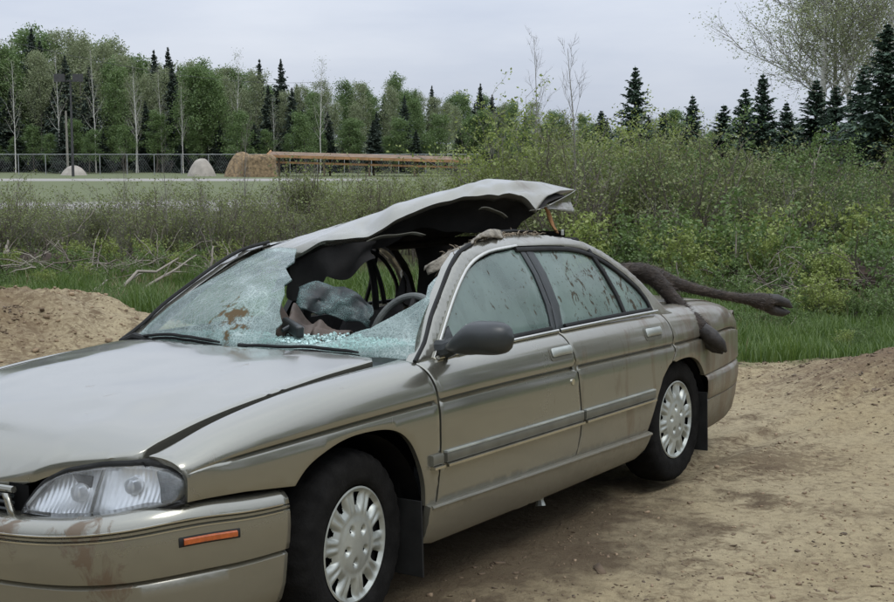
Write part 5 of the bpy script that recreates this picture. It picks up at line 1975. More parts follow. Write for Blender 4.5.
# ---------------------------------------------------------------- trees
def skeleton(seed, h, r0, lo, nb, blen, up, sub=6, wob=.05, forks=1, subfrac=.42):
    r = np.random.default_rng(seed)
    T, tips = [], []
    trunk, R_ = shoot(r, (0, 0, -.1), (r.normal() * .03, r.normal() * .03, 1), h, r0, 12, wob * .6, .06)
    R_ = r0 * (1 - .88 * np.linspace(0, 1, 13) ** .8)
    T.append((trunk, R_))
    for i in range(nb):
        t = lo + (1 - lo) * (i + r.uniform(0, 1)) / nb * .97
        i0 = min(int(t * 12), 11); q = trunk[i0] + (trunk[i0 + 1] - trunk[i0]) * (t * 12 - i0)
        az = i * 2.4 + r.uniform(-.5, .5)
        L = h * blen * (1 - .62 * (t - lo) / (1 - lo + 1e-6)) * r.uniform(.7, 1.2)
        P, Rb = shoot(r, q, (math.cos(az), math.sin(az), up * r.uniform(.6, 1.4)), L, r0 * .34 * (1.1 - t), 6, .09, .07)
        T.append((P, Rb))
        for j in range(sub):
            tt = r.uniform(.3, 1); k0 = min(int(tt * 6), 5); q2 = P[k0]
            dd = (P[k0 + 1] - P[k0]); dd = dd / np.linalg.norm(dd) + r.normal(size=3) * .55 + np.array([0, 0, .25])
            P2, R2 = shoot(r, q2, dd, L * subfrac * r.uniform(.5, 1.1), r0 * .09, 4, .12, .06)
            T.append((P2, R2))
            tips += [P2[2], P2[3], P2[4]]
            for m in range(forks):
                dd2 = dd + r.normal(size=3) * .6
                P3, R3 = shoot(r, P2[2 + m % 2], dd2, L * subfrac * .55, r0 * .05, 3, .12, .05)
                T.append((P3, R3))
                tips += [P3[2], P3[3]]
    return T, np.array(tips)


def make_tree(seed, h, r0, lo, nb, blen, up, nleaf, lsize, leafm, barkm, clump, twig=None, sub=6, forks=1):
    """trunk mesh (bole and limbs) and crown mesh (twigs and leaves)"""
    T, tips = skeleton(seed, h, r0, lo, nb, blen, up, sub, forks=forks)
    Vt, Qt = np_tubes(T[:1], 7)
    limbs = [t for t in T[1:] if len(t[0]) == 7]
    twigs = [t for t in T[1:] if len(t[0]) != 7]
    Vb, Qb = np_tubes(limbs, 4)
    trunk = npmesh('trunk', np.concatenate([Vt, Vb]), np.concatenate([Qt, Qb + len(Vt)]), [barkm], smooth=True)
    r = np.random.default_rng(seed + 5)
    Vw, Qw = np_tubes(twigs, 3)
    mi = [np.zeros(len(Qw))]
    Vs, Qs, n0 = [Vw], [Qw], len(Vw)
    if nleaf:
        C = tips[r.integers(0, len(tips), nleaf)] + r.normal(size=(nleaf, 3)) * clump
        Vl, Ql = leaf_quads(C, lsize, seed + 6)
        Vs.append(Vl); Qs.append(Ql + n0); mi.append(np.ones(len(Ql)))
    crown = npmesh('crown', np.concatenate(Vs), np.concatenate(Qs), [twig or barkm, leafm], np.concatenate(mi))
    return trunk, crown


def make_spruce(seed, h, rad, levels, nbr, spr, w, needlem):
    r = np.random.default_rng(seed)
    Vt, Qt = np_tubes([(np.array([[0, 0, -.1], [0, 0, h * .5], [0, 0, h * .97]]), np.array([.02 * h + .02, .012 * h, .003 * h]))], 6)
    trunk = npmesh('trunk', Vt, Qt, [M['bark']], smooth=True)
    V, n = [], 0
    for i in range(levels):
        f = (i + r.uniform(0, 1)) / levels
        z = h * (.05 + .95 * f)
        R0_ = rad * ((1 - f) ** .85) + .02 * h * (1 - f) + .015
        zb_ = z
        for j in range(nbr):
            R_ = R0_ * r.uniform(.5, 1.08)
            z = zb_ + r.uniform(-.02, .02) * h * (1 - f)
            az = r.uniform(0, 2 * math.pi)
            L = R_ * r.uniform(.55, 1.15)
            dx, dy = math.cos(az), math.sin(az)
            up_ = r.normal() * .18
            for k in range(spr):
                t = (k + r.uniform(.2, 1)) / spr
                c = np.array([dx * L * t, dy * L * t, z + L * t * (1.0 * f - .30 + up_) - .12 * L * t * t])
                for sgn in (-1, 1, 0):
                    a2 = az + sgn * r.uniform(.5, 1.0)
                    ll = (L * 1.5 / spr * (1.15 - t * .5) + .03) * r.uniform(.7, 1.2)
                    e = c + np.array([math.cos(a2) * ll, math.sin(a2) * ll, r.uniform(-.75, .35) * ll])
                    wv = np.array([-math.sin(a2), math.cos(a2), r.uniform(-.8, .8)]) * w * r.uniform(.7, 1.3)
                    V += [c - wv * .5, c + wv * .5, e + wv * .18, e - wv * .18]
    # leader
    for k in range(10):
        z = h * (.9 + .1 * k / 10)
        a2 = k * 2.4
        e = np.array([math.cos(a2) * .05 * h * (1.1 - k / 10) * .5, math.sin(a2) * .05 * h * (1.1 - k / 10) * .5, z + .02 * h])
        wv = np.array([-math.sin(a2), math.cos(a2), 0]) * w * .5
        V += [np.array([0, 0, z]) - wv, np.array([0, 0, z]) + wv, e + wv * .2, e - wv * .2]
    V = np.array(V)
    crown = npmesh('crown', V, np.arange(len(V)).reshape(-1, 4), [needlem])
    return trunk, crown


def put_tree(name, proto, base_h, px, d, top_py, label, cat='tree', group=None, rz=None, wide=1.0, h=None):
    x, y = place(px, d)
    z = gz(x, y)
    if h is None:
        h = CAM[2] + (174.0 - top_py) / FPX * d - z
    s = h / base_h
    e = empty(name, (x, y, z), random.uniform(0, 6.28) if rz is None else rz)
    e.scale = (s * wide, s * wide, s)
    link('trunk', proto[0], e)
    link('crown', proto[1], e)
    tag(e, label, cat, group)
    return e


# far wood: prototypes 10 m tall
ASP = [make_tree(300 + i, 10, .10, .30, 22, .24, 1.1, 5200, .095, M['leaf_aspen'], M['palebark'], .25, M['twig_grey'], 5) for i in range(3)]
GRN = [make_tree(320 + i, 10, .11, .22, 24, .26, .9, 7000, .11, M['leaf_far'], M['bark'], .27, None, 5) for i in range(3)]
BIR = [make_tree(340 + i, 10, .085, .28, 18, .20, 1.5, 500, .07, M['leaf_aspen'], M['birch'], .3, M['palebark'], 6, 2) for i in range(2)]
SPF = [make_spruce(360 + i, 10, 2.0, 60, 8, 4, .20, M['needle_far']) for i in range(3)]
top_line = pchip([(-120, 40), (0, 46), (40, 40), (100, 46), (150, 62), (200, 66), (250, 74), (300, 82), (400, 88), (450, 94), (500, 100), (560, 116), (620, 122), (700, 128), (1000, 130)])
FG = {
    'aspen': 'hazy grey-green aspen in the far wood beyond the field',
    'leafy': 'dense green leafy tree in the far wood beyond the field',
    'birch': 'bare white-stemmed birch standing in the far wood',
    'spruce': 'dark narrow spruce in the far wood beyond the field',
}


def far(kind, px, d, dy=0.0, wide=1.0):
    pr = {'aspen': ASP, 'leafy': GRN, 'birch': BIR, 'spruce': SPF}[kind]
    p = pr[random.randrange(len(pr))]
    put_tree({'aspen': 'aspen_tree', 'leafy': 'leafy_tree', 'birch': 'birch_tree', 'spruce': 'spruce_tree'}[kind], p, 10, px, d, top_line(px) + dy, FG[kind], 'tree', 'trees of the far wood', wide=wide)


kinds = ['aspen', 'aspen', 'leafy', 'spruce', 'aspen', 'spruce', 'aspen', 'leafy']
for i, px in enumerate(jit(-60, 720, 62)): far(kinds[(i * 5 + 1) % 8], px, random.uniform(122, 130), random.uniform(0, 26), 1.0)
for i, px in enumerate(jit(-60, 720, 56)): far(kinds[(i * 3) % 8], px, random.uniform(132, 142), random.uniform(-4, 16), 1.1)
for i, px in enumerate(jit(-60, 720, 44)): far('spruce', px, random.uniform(119, 132), random.uniform(28, 62), 1.25)
for i, px in enumerate(jit(-60, 720, 40)): far('leafy' if i % 3 else 'spruce', px, random.uniform(144, 156), random.uniform(2, 14), 1.3)
for px, dy in ((62, 12), (140, 14), (138, 4), (164, 8), (215, 16), (275, 20), (18, 18), (98, 6), (240, -16), (321, -22), (185, 20)): far('birch', px, random.uniform(117, 121), dy, .8)
for px, dy in ((38, -8), (172, -14), (158, -10), (283, -18), (398, -6), (480, -12), (432, -4), (262, -14)): far('spruce' if px not in (398,) else 'leafy', px, random.uniform(128, 134), dy, .9)
for i, px in enumerate(jit(640, 1000, 26)): far(kinds[(i * 5) % 8], px, random.uniform(122, 140), random.uniform(-8, 10), 1.2)
for i, px in enumerate(jit(-60, 720, 60)): far('spruce' if i % 3 == 0 else 'leafy', px, random.uniform(116, 121), 174 - top_line(px) - random.uniform(34, 62), 1.5)
for px in (205, 222, 190): far('leafy', px, 120, random.uniform(6, 24), 1.1)

# spruces nearer by, right of the car
SPN = [make_spruce(400 + i, 4, 1.0, 56, 11, 8, .045, M['needle']) for i in range(3)]
for px, d, top, wd, lab in (
        (633, 28.5, 69, 1.0, 'dark spruce with a sharp leader standing alone above the thicket'),
        (690, 28.5, 97, 1.0, 'small slim spruce beside the lone dark spruce'),
        (742, 28, 90, 1.1, 'young spruce leaning against the taller pointed spruce'),
        (759, 27, 77, 1.1, 'pointed young spruce left of the white birches'),
        (721, 29, 106, 1.3, 'stubby dark spruce below the pair of young spruces'),
        (812, 28, 82, 1.3, 'broad dark spruce at the foot of the white birches'),
        (832, 29, 88, 1.3, 'second dark spruce at the foot of the white birches'),
        (858, 27, 72, 1.3, 'dark spruce just right of the white birches'),
        (880, 25, 28, 1.25, 'tall dense dark spruce at the end of the thicket'),
        (912, 26, 40, 1.3, 'tall dark spruce behind the dense end spruce'),
        (600, 34, 112, 1.2, 'distant small spruce left of the lone dark spruce'),
        (661, 30, 114, 1.2, 'low dark spruce in the shade of the lone spruce'),
        (783, 29, 104, 1.2, 'low bushy spruce under the hanging birch boughs')):
    put_tree('spruce_tree', SPN[random.randrange(3)], 4, px, d, top, lab, 'spruce', None, wide=wd)

# birches on the right, in thin new leaf
BRN = [make_tree(420 + i, 9, .12, .36, 22, .34, .75, 15000, .034, M['leaf_birch'], M['birch'] if i != 1 else M['palebark'], .16, M['twig_grey'], 11, 4) for i in range(3)]
put_tree('birch_tree', BRN[0], 9, 811, 44, -70, 'tall white birch in thin new leaf, leftmost of the birch clump', 'birch', wide=1.35)
put_tree('birch_tree', BRN[1], 9, 836, 46, -40, 'grey-stemmed birch in the middle of the birch clump', 'birch', wide=1.3)
put_tree('birch_tree', BRN[2], 9, 852, 43, -60, 'forked white birch on the right of the birch clump', 'birch', wide=1.2)
put_tree('birch_tree', BRN[0], 9, 884, 42, -80, 'tall birch rising over the dense end spruce', 'birch', rz=2.0)
# bare saplings
BAR = [make_tree(440 + i, 4, .034, .38, 16, .22, 1.5, 0, .05, M['leaf_olive'], M['palebark'], .1, M['twig_grey'], 6, 2) for i in range(2)]
put_tree('bare_sapling', BAR[0], 4, 578, 20.3, 44, 'slender bare sapling with a pale trunk behind the roof tip', 'sapling', wide=.95)
put_tree('bare_sapling', BAR[1], 4, 536, 40, 33, 'taller bare tree with upswept twigs behind the yellow-green shrubs', 'sapling', wide=.8)
put_tree('bare_sapling', BAR[1], 4, 124, 21.5, 148, 'thin leafless sapling in the brush by the field', 'sapling', wide=.7)
put_tree('bare_sapling', BAR[0], 4, 168, 21.0, 140, 'dark leafless sapling by the sand mound', 'sapling', wide=.7)
put_tree('bare_sapling', BAR[1], 4, 244, 22.0, 120, 'leafless sapling in front of the brown heap', 'sapling', wide=.8)
put_tree('bare_sapling', BAR[0], 4, 505, 21.5, 128, 'twin-stemmed bare sapling above the roof ridge', 'sapling', wide=.5)

# the wood goes on round the clearing, to the sides and behind the photographer
_ang0 = math.atan2(FWD[1], FWD[0])
for i in range(84):
    a = _ang0 + R(34) + (2 * math.pi - R(68)) * (i + random.uniform(.1, .9)) / 84
    rr = random.uniform(20, 34)
    x, y = CAM[0] + math.cos(a) * rr, CAM[1] + math.sin(a) * rr
    kd = ('leafy', 'spruce', 'aspen')[i % 3]
    pr = {'aspen': ASP, 'leafy': GRN, 'spruce': SPF}[kd]
    p = pr[random.randrange(len(pr))]
    e = empty({'aspen': 'aspen_tree', 'leafy': 'leafy_tree', 'spruce': 'spruce_tree'}[kd], (x, y, gz(x, y)), random.uniform(0, 6.28))
    s = random.uniform(.65, 1.05); e.scale = (s * 1.1, s * 1.1, s)
    link('trunk', p[0], e); link('crown', p[1], e)
    tag(e, {'aspen': 'grey-green aspen', 'leafy': 'green leafy tree', 'spruce': 'dark spruce'}[kd] + ' in the wood round the clearing on the open side of the car', 'tree', 'trees round the clearing')

# ---------------------------------------------------------------- things on the field
def mound(name, px, d, w, h, mat, label, cat, seed, px2=None):
    x, y = place(px, d)
    mb = MB()
    rows = []
    n = 40
    for i, f in enumerate(np.linspace(0, 1, 14)):
        row = []
        for a in np.linspace(0, 2 * math.pi, n, endpoint=False):
            rr = w / 2 * f * (1 + .12 * (float(vnoise(math.cos(a) * 2 + 9, math.sin(a) * 2 + seed, seed)) - .5))
            zz = h * (1 - f ** 2.3) * (1 + .10 * (float(fbm(rr * math.cos(a) * 2 + seed, rr * math.sin(a) * 2, 3, seed)) - .5)) - .05
            row.append((rr * math.cos(a), rr * math.sin(a), zz))
        rows.append(row)
    mb.grid(rows, wrap=True)
    mb.f = [f[::-1] for f in mb.f]
    o = mb.build(name, mat)
    o.location = (x, y, gz(x, y))
    tag(o, label, cat)
    return o


mound('sand_mound', 203, 100, 2.3, 1.45, M['sandpile'], 'pale grey rounded sand mound left of the brown heap', 'mound', 3)
mound('sand_mound', 76, 104, 2.2, .85, M['sandpile'], 'small flat pale mound by the floodlight pole', 'mound', 5)
mound('chip_heap', 243, 98, 2.9, 1.95, M['chippile'], 'round-topped brown wood-chip heap beside the shelter', 'heap', 7)
x, y = place(262, 97)
hp = MB()
rows = []
for i, f in enumerate(np.linspace(0, 1, 9)):
    zz = 1.75 * f
    k_ = 1.0 - .10 * f - (.25 if f > .95 else 0) + .03 * math.sin(f * 19)
    rows.append([(1.25 * k_ * math.copysign(abs(math.cos(a)) ** .5, math.cos(a)) * (1 + .05 * math.sin(a * 7 + i)), 1.0 * k_ * math.copysign(abs(math.sin(a)) ** .5, math.sin(a)), zz - .03) for a in np.linspace(0, 2 * math.pi, 28, endpoint=False)])
hp.grid(rows, wrap=True)
hp.f.append(tuple(8 * 28 + j for j in range(28)))
o_ = hp.build('straw_stack', M['chippile'])
o_.location = (x, y, gz(x, y)); o_.rotation_euler = (0, 0, YAW - math.pi / 2 + .2)
tag(o_, 'squarish brown straw stack between the round heap and the shelter', 'stack')

# open shelter with an orange-boarded roof
shx, shy = place(372, 100)
sh = empty('picnic_shelter', (shx, shy, gz(shx, shy)), YAW - math.pi / 2 - .04)
tag(sh, 'long open-sided shelter with orange boarded roof edge at the wood', 'shelter')
LX, LY = 8.0, 2.0
RZ0, RZ1 = 1.62, 1.95
mb = MB()
mb.add([(-LX, -LY, RZ0), (LX, -LY, RZ0 - .45), (LX, 0, RZ1 - .45), (-LX, 0, RZ1), (LX, LY, RZ0 - .45), (-LX, LY, RZ0)], [(0, 1, 2, 3), (3, 2, 4, 5)])
rf = mb.build('roof', M['shingle'], sh, smooth=False)
so = rf.modifiers.new('t', 'SOLIDIFY'); so.thickness = .08
for k_ in range(6):
    a, b = -LX + k_ * 2 * LX / 6, -LX + (k_ + 1) * 2 * LX / 6 - .03
    fb = MB()
    zz = RZ0 - .45 * ((a + b) / 2 + LX) / (2 * LX)
    fb.box(((a + b) / 2, -LY - .05, zz - .06), (b - a, .06, .22), Matrix.Rotation(math.atan(.45 / (2 * LX)), 3, 'Y'))
    fb.build('fascia_board', M['timber'], sh, smooth=False)
for k_ in range(6):
    a, b = -LX + k_ * 2 * LX / 6, -LX + (k_ + 1) * 2 * LX / 6 - .03
    fb = MB()
    zz = RZ0 - .45 * ((a + b) / 2 + LX) / (2 * LX)
    fb.box(((a + b) / 2, -LY + .25, zz - .52), (b - a, .10, .16), Matrix.Rotation(math.atan(.45 / (2 * LX)), 3, 'Y'))
    fb.build('beam', M['timber'], sh, smooth=False)
for sy in (-1, 1):
    fb = MB()
    fb.tube([(-LX - .06, sy * LY * 1.05, RZ0 - .06), (-LX - .06, 0, RZ1 + .03)], .10, 4)
    fb.build('barge_board', M['timber'], sh, smooth=False)
for k_ in range(5):
    for sy in (-1, 1):
        px_ = -LX + .9 + k_ * (2 * LX - 1.8) / 4
        pb = MB()
        zt_ = RZ0 - .45 * (px_ + LX) / (2 * LX) + .05
        pb.box((px_, sy * (LY - .25), zt_ / 2 - .25), (.16, .16, zt_ + .5))
        pb.build('post', M['post'], sh, smooth=False)
for k_ in range(2):
    bb = MB()
    x0 = -LX + .9 + k_ * 4
    bb.tube([(x0, -LY + .25, RZ0 - .75), (x0 + .7, -LY + .25, RZ0 - .12)], .06, 4)
    bb.build('brace', M['post'], sh, smooth=False)

# floodlight pole
lx, ly = place(75, 98)
lp = empty('floodlight_pole', (lx, ly, gz(lx, ly)), YAW - math.pi / 2)
tag(lp, 'dark floodlight pole with two lamps at the edge of the wood', 'light pole')
gz_l = gz(lx, ly)
Hp = CAM[2] + (174 - 82) / FPX * 98 - gz_l
mb = MB(); mb.tube([(0, 0, -.3), (0, 0, Hp)], [.12, .07], 8); mb.build('pole', M['darksteel'], lp)
mb = MB(); mb.box((-.05, 0, Hp - .05), (1.7, .10, .10)); mb.build('cross_arm', M['darksteel'], lp, smooth=False)
for sx in (-.78, .66):
    mb = MB()
    rows = [[(sx + q * u * 1.5, -.15 + w_, Hp + .10 + v * q * 1.6) for u, v in ((-.26, -.14), (.26, -.14), (.26, .22), (-.26, .22))] for q, w_ in ((.7, .25), (1, .0), (1.05, -.12))]
    mb.grid(rows, wrap=True); mb.f += [(0, 1, 2, 3), (11, 10, 9, 8)]
    mb.build('floodlight', M['darksteel'], lp, smooth=False)
lx, ly = place(70, 112)
mb = MB(); mb.tube([(0, 0, -.3), (.05, 0, 5.6)], [.12, .09], 7)
o_ = mb.build('wooden_pole', M['palebark']); o_.location = (lx, ly, gz(lx, ly)); tag(o_, 'short pale wooden pole behind the floodlight pole', 'pole')

# chain-link fence across the field
fc = empty('chain_link_fence', (*place(120, 106), 0))
tag(fc, 'galvanised chain-link fence across the far side of the field', 'fence')
fo = np.array([*place(120, 106), 0.0])
pts = []
for px in np.arange(-60, 500, 27):
    x, y = place(px, 106)
    pts.append(np.array([x, y, gz(x, y)]) - fo)
for p in pts:
    mb = MB(); mb.tube([p + np.array([0, 0, -.2]), p + np.array([0, 0, 1.75])], .035, 5)
    mb.build('fence_post', M['steel'], fc)
mb = MB(); mb.tube([p + np.array([0, 0, 1.72]) for p in pts], .025, 4); mb.build('top_rail', M['steel'], fc)
wires = []
for a, b in zip(pts[:-1], pts[1:]):
    for k_ in np.linspace(0, 1, 12):
        for s in (-1, 1):
            q0 = a + (b - a) * k_
            k2 = k_ + s * .5
            if 0 <= k2 <= 1:
                q1 = a + (b - a) * k2
                wires.append((np.array([q0 + np.array([0, 0, .05]), q1 + np.array([0, 0, 1.70])]), np.array([.005, .005])))
V_, Q_ = np_tubes(wires, 3)
wo = link('wire_mesh', npmesh('wire_mesh', V_, Q_, [M['steel']]), fc); wo['kind'] = 'stuff'
# overhead cable
mb = MB()
c0, c1 = place(-120, 60), place(330, 118)
mb.tube([(c0[0] + (c1[0] - c0[0]) * t, c0[1] + (c1[1] - c0[1]) * t, 9.6 + (10.2 - 9.6) * t - 5.2 * t * (1 - t)) for t in np.linspace(0, 1, 30)], .012, 4)
o_ = mb.build('overhead_cable', M['darksteel']); tag(o_, 'thin overhead cable crossing the sky above the wood', 'cable')


# ---------------------------------------------------------------- dead wood along the thicket
def dead_branch(px0, py0, px1, py1, d0, d1, r0, label, forks=2, seed=0):
    r = np.random.default_rng(900 + seed)
    def P3(px, py, d):
        x, y = place(px, d)
        return np.array([x, y, CAM[2] - (py - 174.0) / FPX * d])
    a, b = P3(px0, py0, d0), P3(px1, py1, d1)
    g = gz(a[0], a[1])
    a[2] = g - .03 if a[2] < g + .35 else a[2]
    n = 9
    P = [a + (b - a) * t + r.normal(size=3) * .035 * math.sin(math.pi * t) * np.linalg.norm(b - a) ** .5 for t in np.linspace(0, 1, n)]
    T = [(np.array(P), np.linspace(r0, r0 * .35, n))]
    for k_ in range(forks):
        i = r.integers(3, n - 1)
        dd = (b - a) / np.linalg.norm(b - a) + r.normal(size=3) * .5
        T.append(shoot(r, P[i], dd, np.linalg.norm(b - a) * .35, r0 * .45, 4, .12, .02))
    V, Q = np_tubes([(p - a, rr) for p, rr in T], 6)
    o = link('dead_branch', npmesh('dead_branch', V, Q, [M['dead']], smooth=True))
    o.location = a
    tag(o, label, 'branch', 'dead branches lying along the thicket')


dead_branch(98, 303, 178, 258, 16.6, 17.6, .032, 'long grey dead branch slanting up beside the hood', 1, 1)
dead_branch(128, 300, 196, 255, 16.8, 17.8, .026, 'second grey dead branch parallel to the long one', 1, 2)
dead_branch(82, 306, 106, 280, 16.0, 16.2, .026, 'short broken stick stuck in the grass by the spoil heap', 0, 3)
dead_branch(40, 255, 98, 205, 20.2, 20.8, .022, 'thin pale pole leaning in the bare brush', 1, 4)
dead_branch(100, 262, 146, 260, 19.0, 19.2, .040, 'fallen log lying level below the bare brush', 2, 5)
dead_branch(0, 268, 22, 262, 18.8, 19.1, .035, 'pale crooked limb at the end of the brush', 2, 6)
dead_branch(5, 254, 8, 240, 19.0, 19.1, .040, 'pale upright stub above the crooked limb', 0, 7)
dead_branch(205, 262, 213, 246, 18.8, 19.0, .035, 'leaning pale stub near the windscreen pillar', 1, 8)
dead_branch(60, 268, 98, 262, 18.8, 19.0, .026, 'arched dead limb over the low brambles', 1, 9)
dead_branch(224, 268, 262, 258, 18.6, 19.0, .035, 'grey broken log end behind the windscreen pillar', 2, 10)
dead_branch(739, 283, 736, 226, 16.8, 16.9, .022, 'slim white dead stem standing in the thicket', 0, 11)
dead_branch(677, 283, 677, 262, 15.9, 15.9, .022, 'short pale stub standing behind the moose leg', 0, 12)
dead_branch(704, 292, 703, 280, 15.9, 15.9, .026, 'stubby pale stake by the outstretched hoof', 0, 13)
dead_branch(778, 298, 800, 262, 15.6, 16.0, .022, 'pale forked stick above the outstretched hoof', 1, 14)
dead_branch(800, 280, 842, 250, 16.4, 17.0, .030, 'long bleached branch leaning on the dark root wad', 2, 15)
dead_branch(772, 334, 800, 322, 13.0, 13.3, .020, 'short stick lying in the grass', 1, 16)
dead_branch(858, 318, 862, 308, 13.6, 13.6, .024, 'small pale stub in the grass at the thicket end', 1, 17)
dead_branch(862, 310, 893, 306, 14.8, 15.0, .026, 'grey limb lying in front of the end spruce', 2, 18)
dead_branch(808, 188, 818, 146, 21.0, 21.4, .022, 'pale leaning dead trunk below the broad spruce', 0, 19)
dead_branch(858, 296, 893, 280, 15.6, 16.0, .022, 'bleached root prong by the far root wad', 2, 20)
dead_branch(145, 300, 172, 262, 17.2, 17.3, .016, 'dark thin stick standing among the grass', 1, 21)
for px, d, w, h, lab, sd_ in ((836, 16.9, .95, .50, 'dark brown upturned root wad in the thicket', 1), (872, 16.2, .8, .40, 'second dark root wad beside the bleached prong', 2), (252, 19.2, 1.1, .42, 'dark tangled root wad behind the windscreen', 3), (40, 19.8, 1.0, .35, 'low dark root mass under the bare brush', 4)):
    x, y = place(px, d)
    r = np.random.default_rng(950 + sd_)
    e = empty('root_wad', (x, y, gz(x, y)))
    tag(e, lab, 'root wad')
    mb = MB(); rows = []
    for f in np.linspace(0, math.pi, 12):
        rows.append([(w / 2 * math.sin(f) * math.cos(a) * (1 + .5 * (float(vnoise(a * 2 + sd_, f * 3, sd_)) - .5)), w / 2 * math.sin(f) * math.sin(a) * (1 + .5 * (float(vnoise(a * 3, f * 3 + sd_, sd_)) - .5)), h * .45 - h * .6 * math.cos(f) * (1 + .5 * (float(vnoise(a * 2, f * 4, sd_ + 3)) - .5))) for a in np.linspace(0, 2 * math.pi, 22, endpoint=False)])
    mb.grid(rows, wrap=True); mb.f = [f for f in mb.f]
    mb.build('soil_clump', M['root'], e)
    T = []
    for k_ in range(26):
        dd = r.normal(size=3); dd[2] = abs(dd[2])
        T.append(shoot(r, dd / np.linalg.norm(dd) * np.array([w, w, h * 1.2]) * .3 + np.array([0, 0, h * .3]), dd, r.uniform(.25, .65), .014, 5, .3, -.02))
    V, Q = np_tubes(T, 4)
    ro = link('roots', npmesh('roots', V, Q, [M['twig']]), e); ro['kind'] = 'stuff'

# tangle of thrown-out sticks along the edge of the brush
_r = np.random.default_rng(970)
T1, T2 = [], []
for i in range(420):
    lft = i % 3 != 0
    px = _r.uniform(-30, 300) if lft else _r.uniform(740, 920)
    d = _r.uniform(18.2, 20.2) if lft else _r.uniform(15.4, 17.2)
    x, y = place(px, d)
    az = _r.uniform(0, 6.28); el = abs(_r.normal()) * .35
    P, rr = shoot(_r, (x, y, gz(x, y) + _r.uniform(0, .28)), (math.cos(az), math.sin(az), el), _r.uniform(.3, 1.2), _r.uniform(.006, .017), 6, .20, -.03)
    P[:, 2] = np.maximum(P[:, 2], gz(x, y) - .02)
    (T1 if i % 2 else T2).append((P, rr))
for T_, mt, lb in ((T1, 'dead', 'tangle of pale thrown-out sticks along the edge of the brush'), (T2, 'twig', 'tangle of dark brown sticks along the edge of the brush')):
    V, Q = np_tubes(T_, 4)
    tag(link('brush_tangle', npmesh('brush_tangle', V, Q, [M[mt]], smooth=True)), lb, 'brushwood', kind='stuff')

# ---------------------------------------------------------------- grass
def blades(name, N, pxr, dr, hgt, wid, mat, dens, label, seed):
    r = np.random.default_rng(seed)
    px = r.uniform(pxr[0], pxr[1], N * 4)
    d = np.sqrt(r.uniform(dr[0] ** 2, dr[1] ** 2, N * 4))
    l = (px - 447) / FPX * d
    x = CAM[0] + FWD[0] * d + RGT[0] * l
    y = CAM[1] + FWD[1] * d + RGT[1] * l
    k = dens(x, y, d, l) > r.uniform(0, 1, len(x))
    x, y, d, l = x[k][:N], y[k][:N], d[k][:N], l[k][:N]
    n = len(x)
    z = ground_h(x, y) - .02
    H = hgt * r.uniform(.45, 1.2, n) * (.25 + 1.5 * fbm(x * 1.4, y * 1.4, 3, seed) ** 1.5)
    az = r.uniform(0, 2 * math.pi, n)
    bend = H * r.uniform(.1, .7, n)
    fa = az + r.uniform(-.6, .6, n) + math.pi / 2
    wx, wy = np.cos(fa) * wid * .5, np.sin(fa) * wid * .5
    bx, by = np.cos(az) * bend, np.sin(az) * bend
    b0 = np.stack([x - wx, y - wy, z], -1); b1 = np.stack([x + wx, y + wy, z], -1)
    m0 = np.stack([x - wx * .8 + bx * .3, y - wy * .8 + by * .3, z + H * .6], -1); m1 = np.stack([x + wx * .8 + bx * .3, y + wy * .8 + by * .3, z + H * .6], -1)
    t0 = np.stack([x + bx - wx * .08, y + by - wy * .08, z + H], -1); t1 = np.stack([x + bx + wx * .08, y + by + wy * .08, z + H], -1)
    V = np.stack([b0, b1, m1, m0, t1, t0], 1).reshape(-1, 3)
    o = np.arange(n)[:, None] * 6
    Q = np.concatenate([o + np.array([[0, 1, 2, 3]]), o + np.array([[3, 2, 4, 5]])])
    ob = link(name, npmesh(name, V, Q, [mat]))
    tag(ob, label, 'grass', kind='stuff')


def edge_d(x, y, d, l):
    e = d + .42 * l + 2.0 * (fbm(x * 1.3, y * 1.3, 3, 77) - .5)
    return smooth01(11.0, 12.1, e) * (.25 + .75 * smooth01(.25, .6, fbm(x * 1.3, y * 1.3, 3, 79)))


blades('grass', 50000, (560, 930), (10.0, 17.0), .22, .008, M['grass'], edge_d, 'bright spring grass between the clearing and the thicket', 501)
blades('grass', 40000, (-40, 330), (13.0, 20.0), .30, .009, M['grass'], edge_d, 'bright spring grass behind the spoil heap', 502)
blades('grass', 16000, (330, 560), (11.0, 19.0), .28, .011, M['grass'], edge_d, 'spring grass on the far side of the car', 504)
blades('dry_grass', 7000, (-40, 930), (11.0, 19.5), .26, .010, M['straw'], lambda x, y, d, l: edge_d(x, y, d, l) * smooth01(.52, .68, fbm(x * .8 + 4, y * .8, 3, 83)), 'tufts of straw-coloured dead grass among the green', 503)


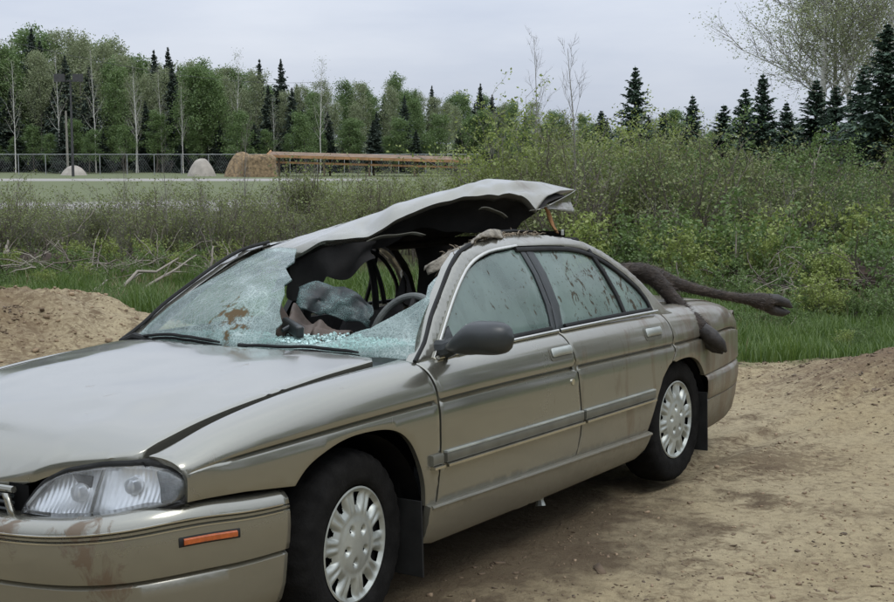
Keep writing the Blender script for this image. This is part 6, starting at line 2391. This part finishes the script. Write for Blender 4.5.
# ---------------------------------------------------------------- bits lying on the dirt
def chips(name, N, pxr, dr, size, mat, dens, label, cat, seed, flat=.35, long=2.2):
    r = np.random.default_rng(seed)
    px = r.uniform(pxr[0], pxr[1], N * 5)
    d = np.sqrt(r.uniform(dr[0] ** 2, dr[1] ** 2, N * 5))
    l = (px - 447) / FPX * d
    x = CAM[0] + FWD[0] * d + RGT[0] * l
    y = CAM[1] + FWD[1] * d + RGT[1] * l
    k = (dens(x, y, d, l) > r.uniform(0, 1, len(x))) & ~((np.abs(x + 1.4) < 2.5) & (np.abs(y) < .72))
    x, y = x[k][:N], y[k][:N]
    n = len(x)
    z = ground_h(x, y)
    s = size * np.exp(r.normal(size=n) * .5)
    a = r.uniform(0, 2 * math.pi, n); ti = r.normal(size=n) * .25
    ux = np.stack([np.cos(a) * np.cos(ti), np.sin(a) * np.cos(ti), np.sin(ti)], -1)
    uy = np.stack([-np.sin(a), np.cos(a), r.normal(size=n) * .2], -1)
    uz = np.cross(ux, uy)
    c = np.stack([x, y, z + s * flat * .25], -1)
    cor = np.array([[-1, -1, -1], [1, -1, -1], [1, 1, -1], [-1, 1, -1], [-1, -1, 1], [1, -1, 1], [1, 1, 1], [-1, 1, 1]], float)
    jit_ = 1 + .35 * r.uniform(-1, 1, (n, 8, 3))
    cc = cor[None] * jit_
    lf = long * r.uniform(.5, 1.3, n)
    V = c[:, None, :] + (cc[..., 0:1] * ux[:, None, :] * (s * lf / 2)[:, None, None] + cc[..., 1:2] * uy[:, None, :] * (s / 2)[:, None, None] + cc[..., 2:3] * uz[:, None, :] * (s * flat / 2)[:, None, None])
    fq = np.array([[0, 3, 2, 1], [4, 5, 6, 7], [0, 1, 5, 4], [1, 2, 6, 5], [2, 3, 7, 6], [3, 0, 4, 7]])
    Q = (np.arange(n)[:, None, None] * 8 + fq[None]).reshape(-1, 4)
    ob = link(name, npmesh(name, V.reshape(-1, 3), Q, [mat]))
    tag(ob, label, cat, kind='stuff')


patch = lambda x, y, d, l: smooth01(.46, .66, fbm(x * .9, y * .9, 3, 91)) * .9 + .04
chips('bark_litter', 3000, (380, 960), (3.2, 11.2), .0045, M['bark_chip'], patch, 'bark and twig litter strewn over the dirt', 'litter', 601)
chips('bark_litter', 4600, (-60, 120), (8.5, 12.5), .010, M['bark_chip'], lambda x, y, d, l: smooth01(.36, .6, fbm(x * 1.1, y * 1.1, 3, 93)) * smooth01(-3.4, -4.4, l) * 1.0 if False else smooth01(.36, .6, fbm(x * 1.1, y * 1.1, 3, 93)) * (1 - smooth01(-4.4, -3.6, l)), 'dark bark litter over the spoil heap', 'litter', 602, long=3.0)
chips('dirt_clods', 1600, (380, 960), (3.2, 11.5), .006, M['clod'], lambda x, y, d, l: .2 + .8 * smooth01(.45, .6, fbm(x, y, 3, 95)), 'small dry clods and pebbles on the dirt', 'clods', 603, .7, 1.2)
chips('dirt_clods', 1300, (-60, 190), (8.5, 13.0), .011, M['clod'], lambda x, y, d, l: .5 + 0 * x, 'dry clods on the spoil heap', 'clods', 604, .7, 1.3)
chips('bark_litter', 1100, (720, 960), (7.5, 11.0), .008, M['bark_chip'], lambda x, y, d, l: smooth01(2.2, 3.2, l) * .9 + smooth01(9.4, 10.2, d) * .5, 'dark bark litter over the low bank by the grass', 'litter', 605, long=2.8)
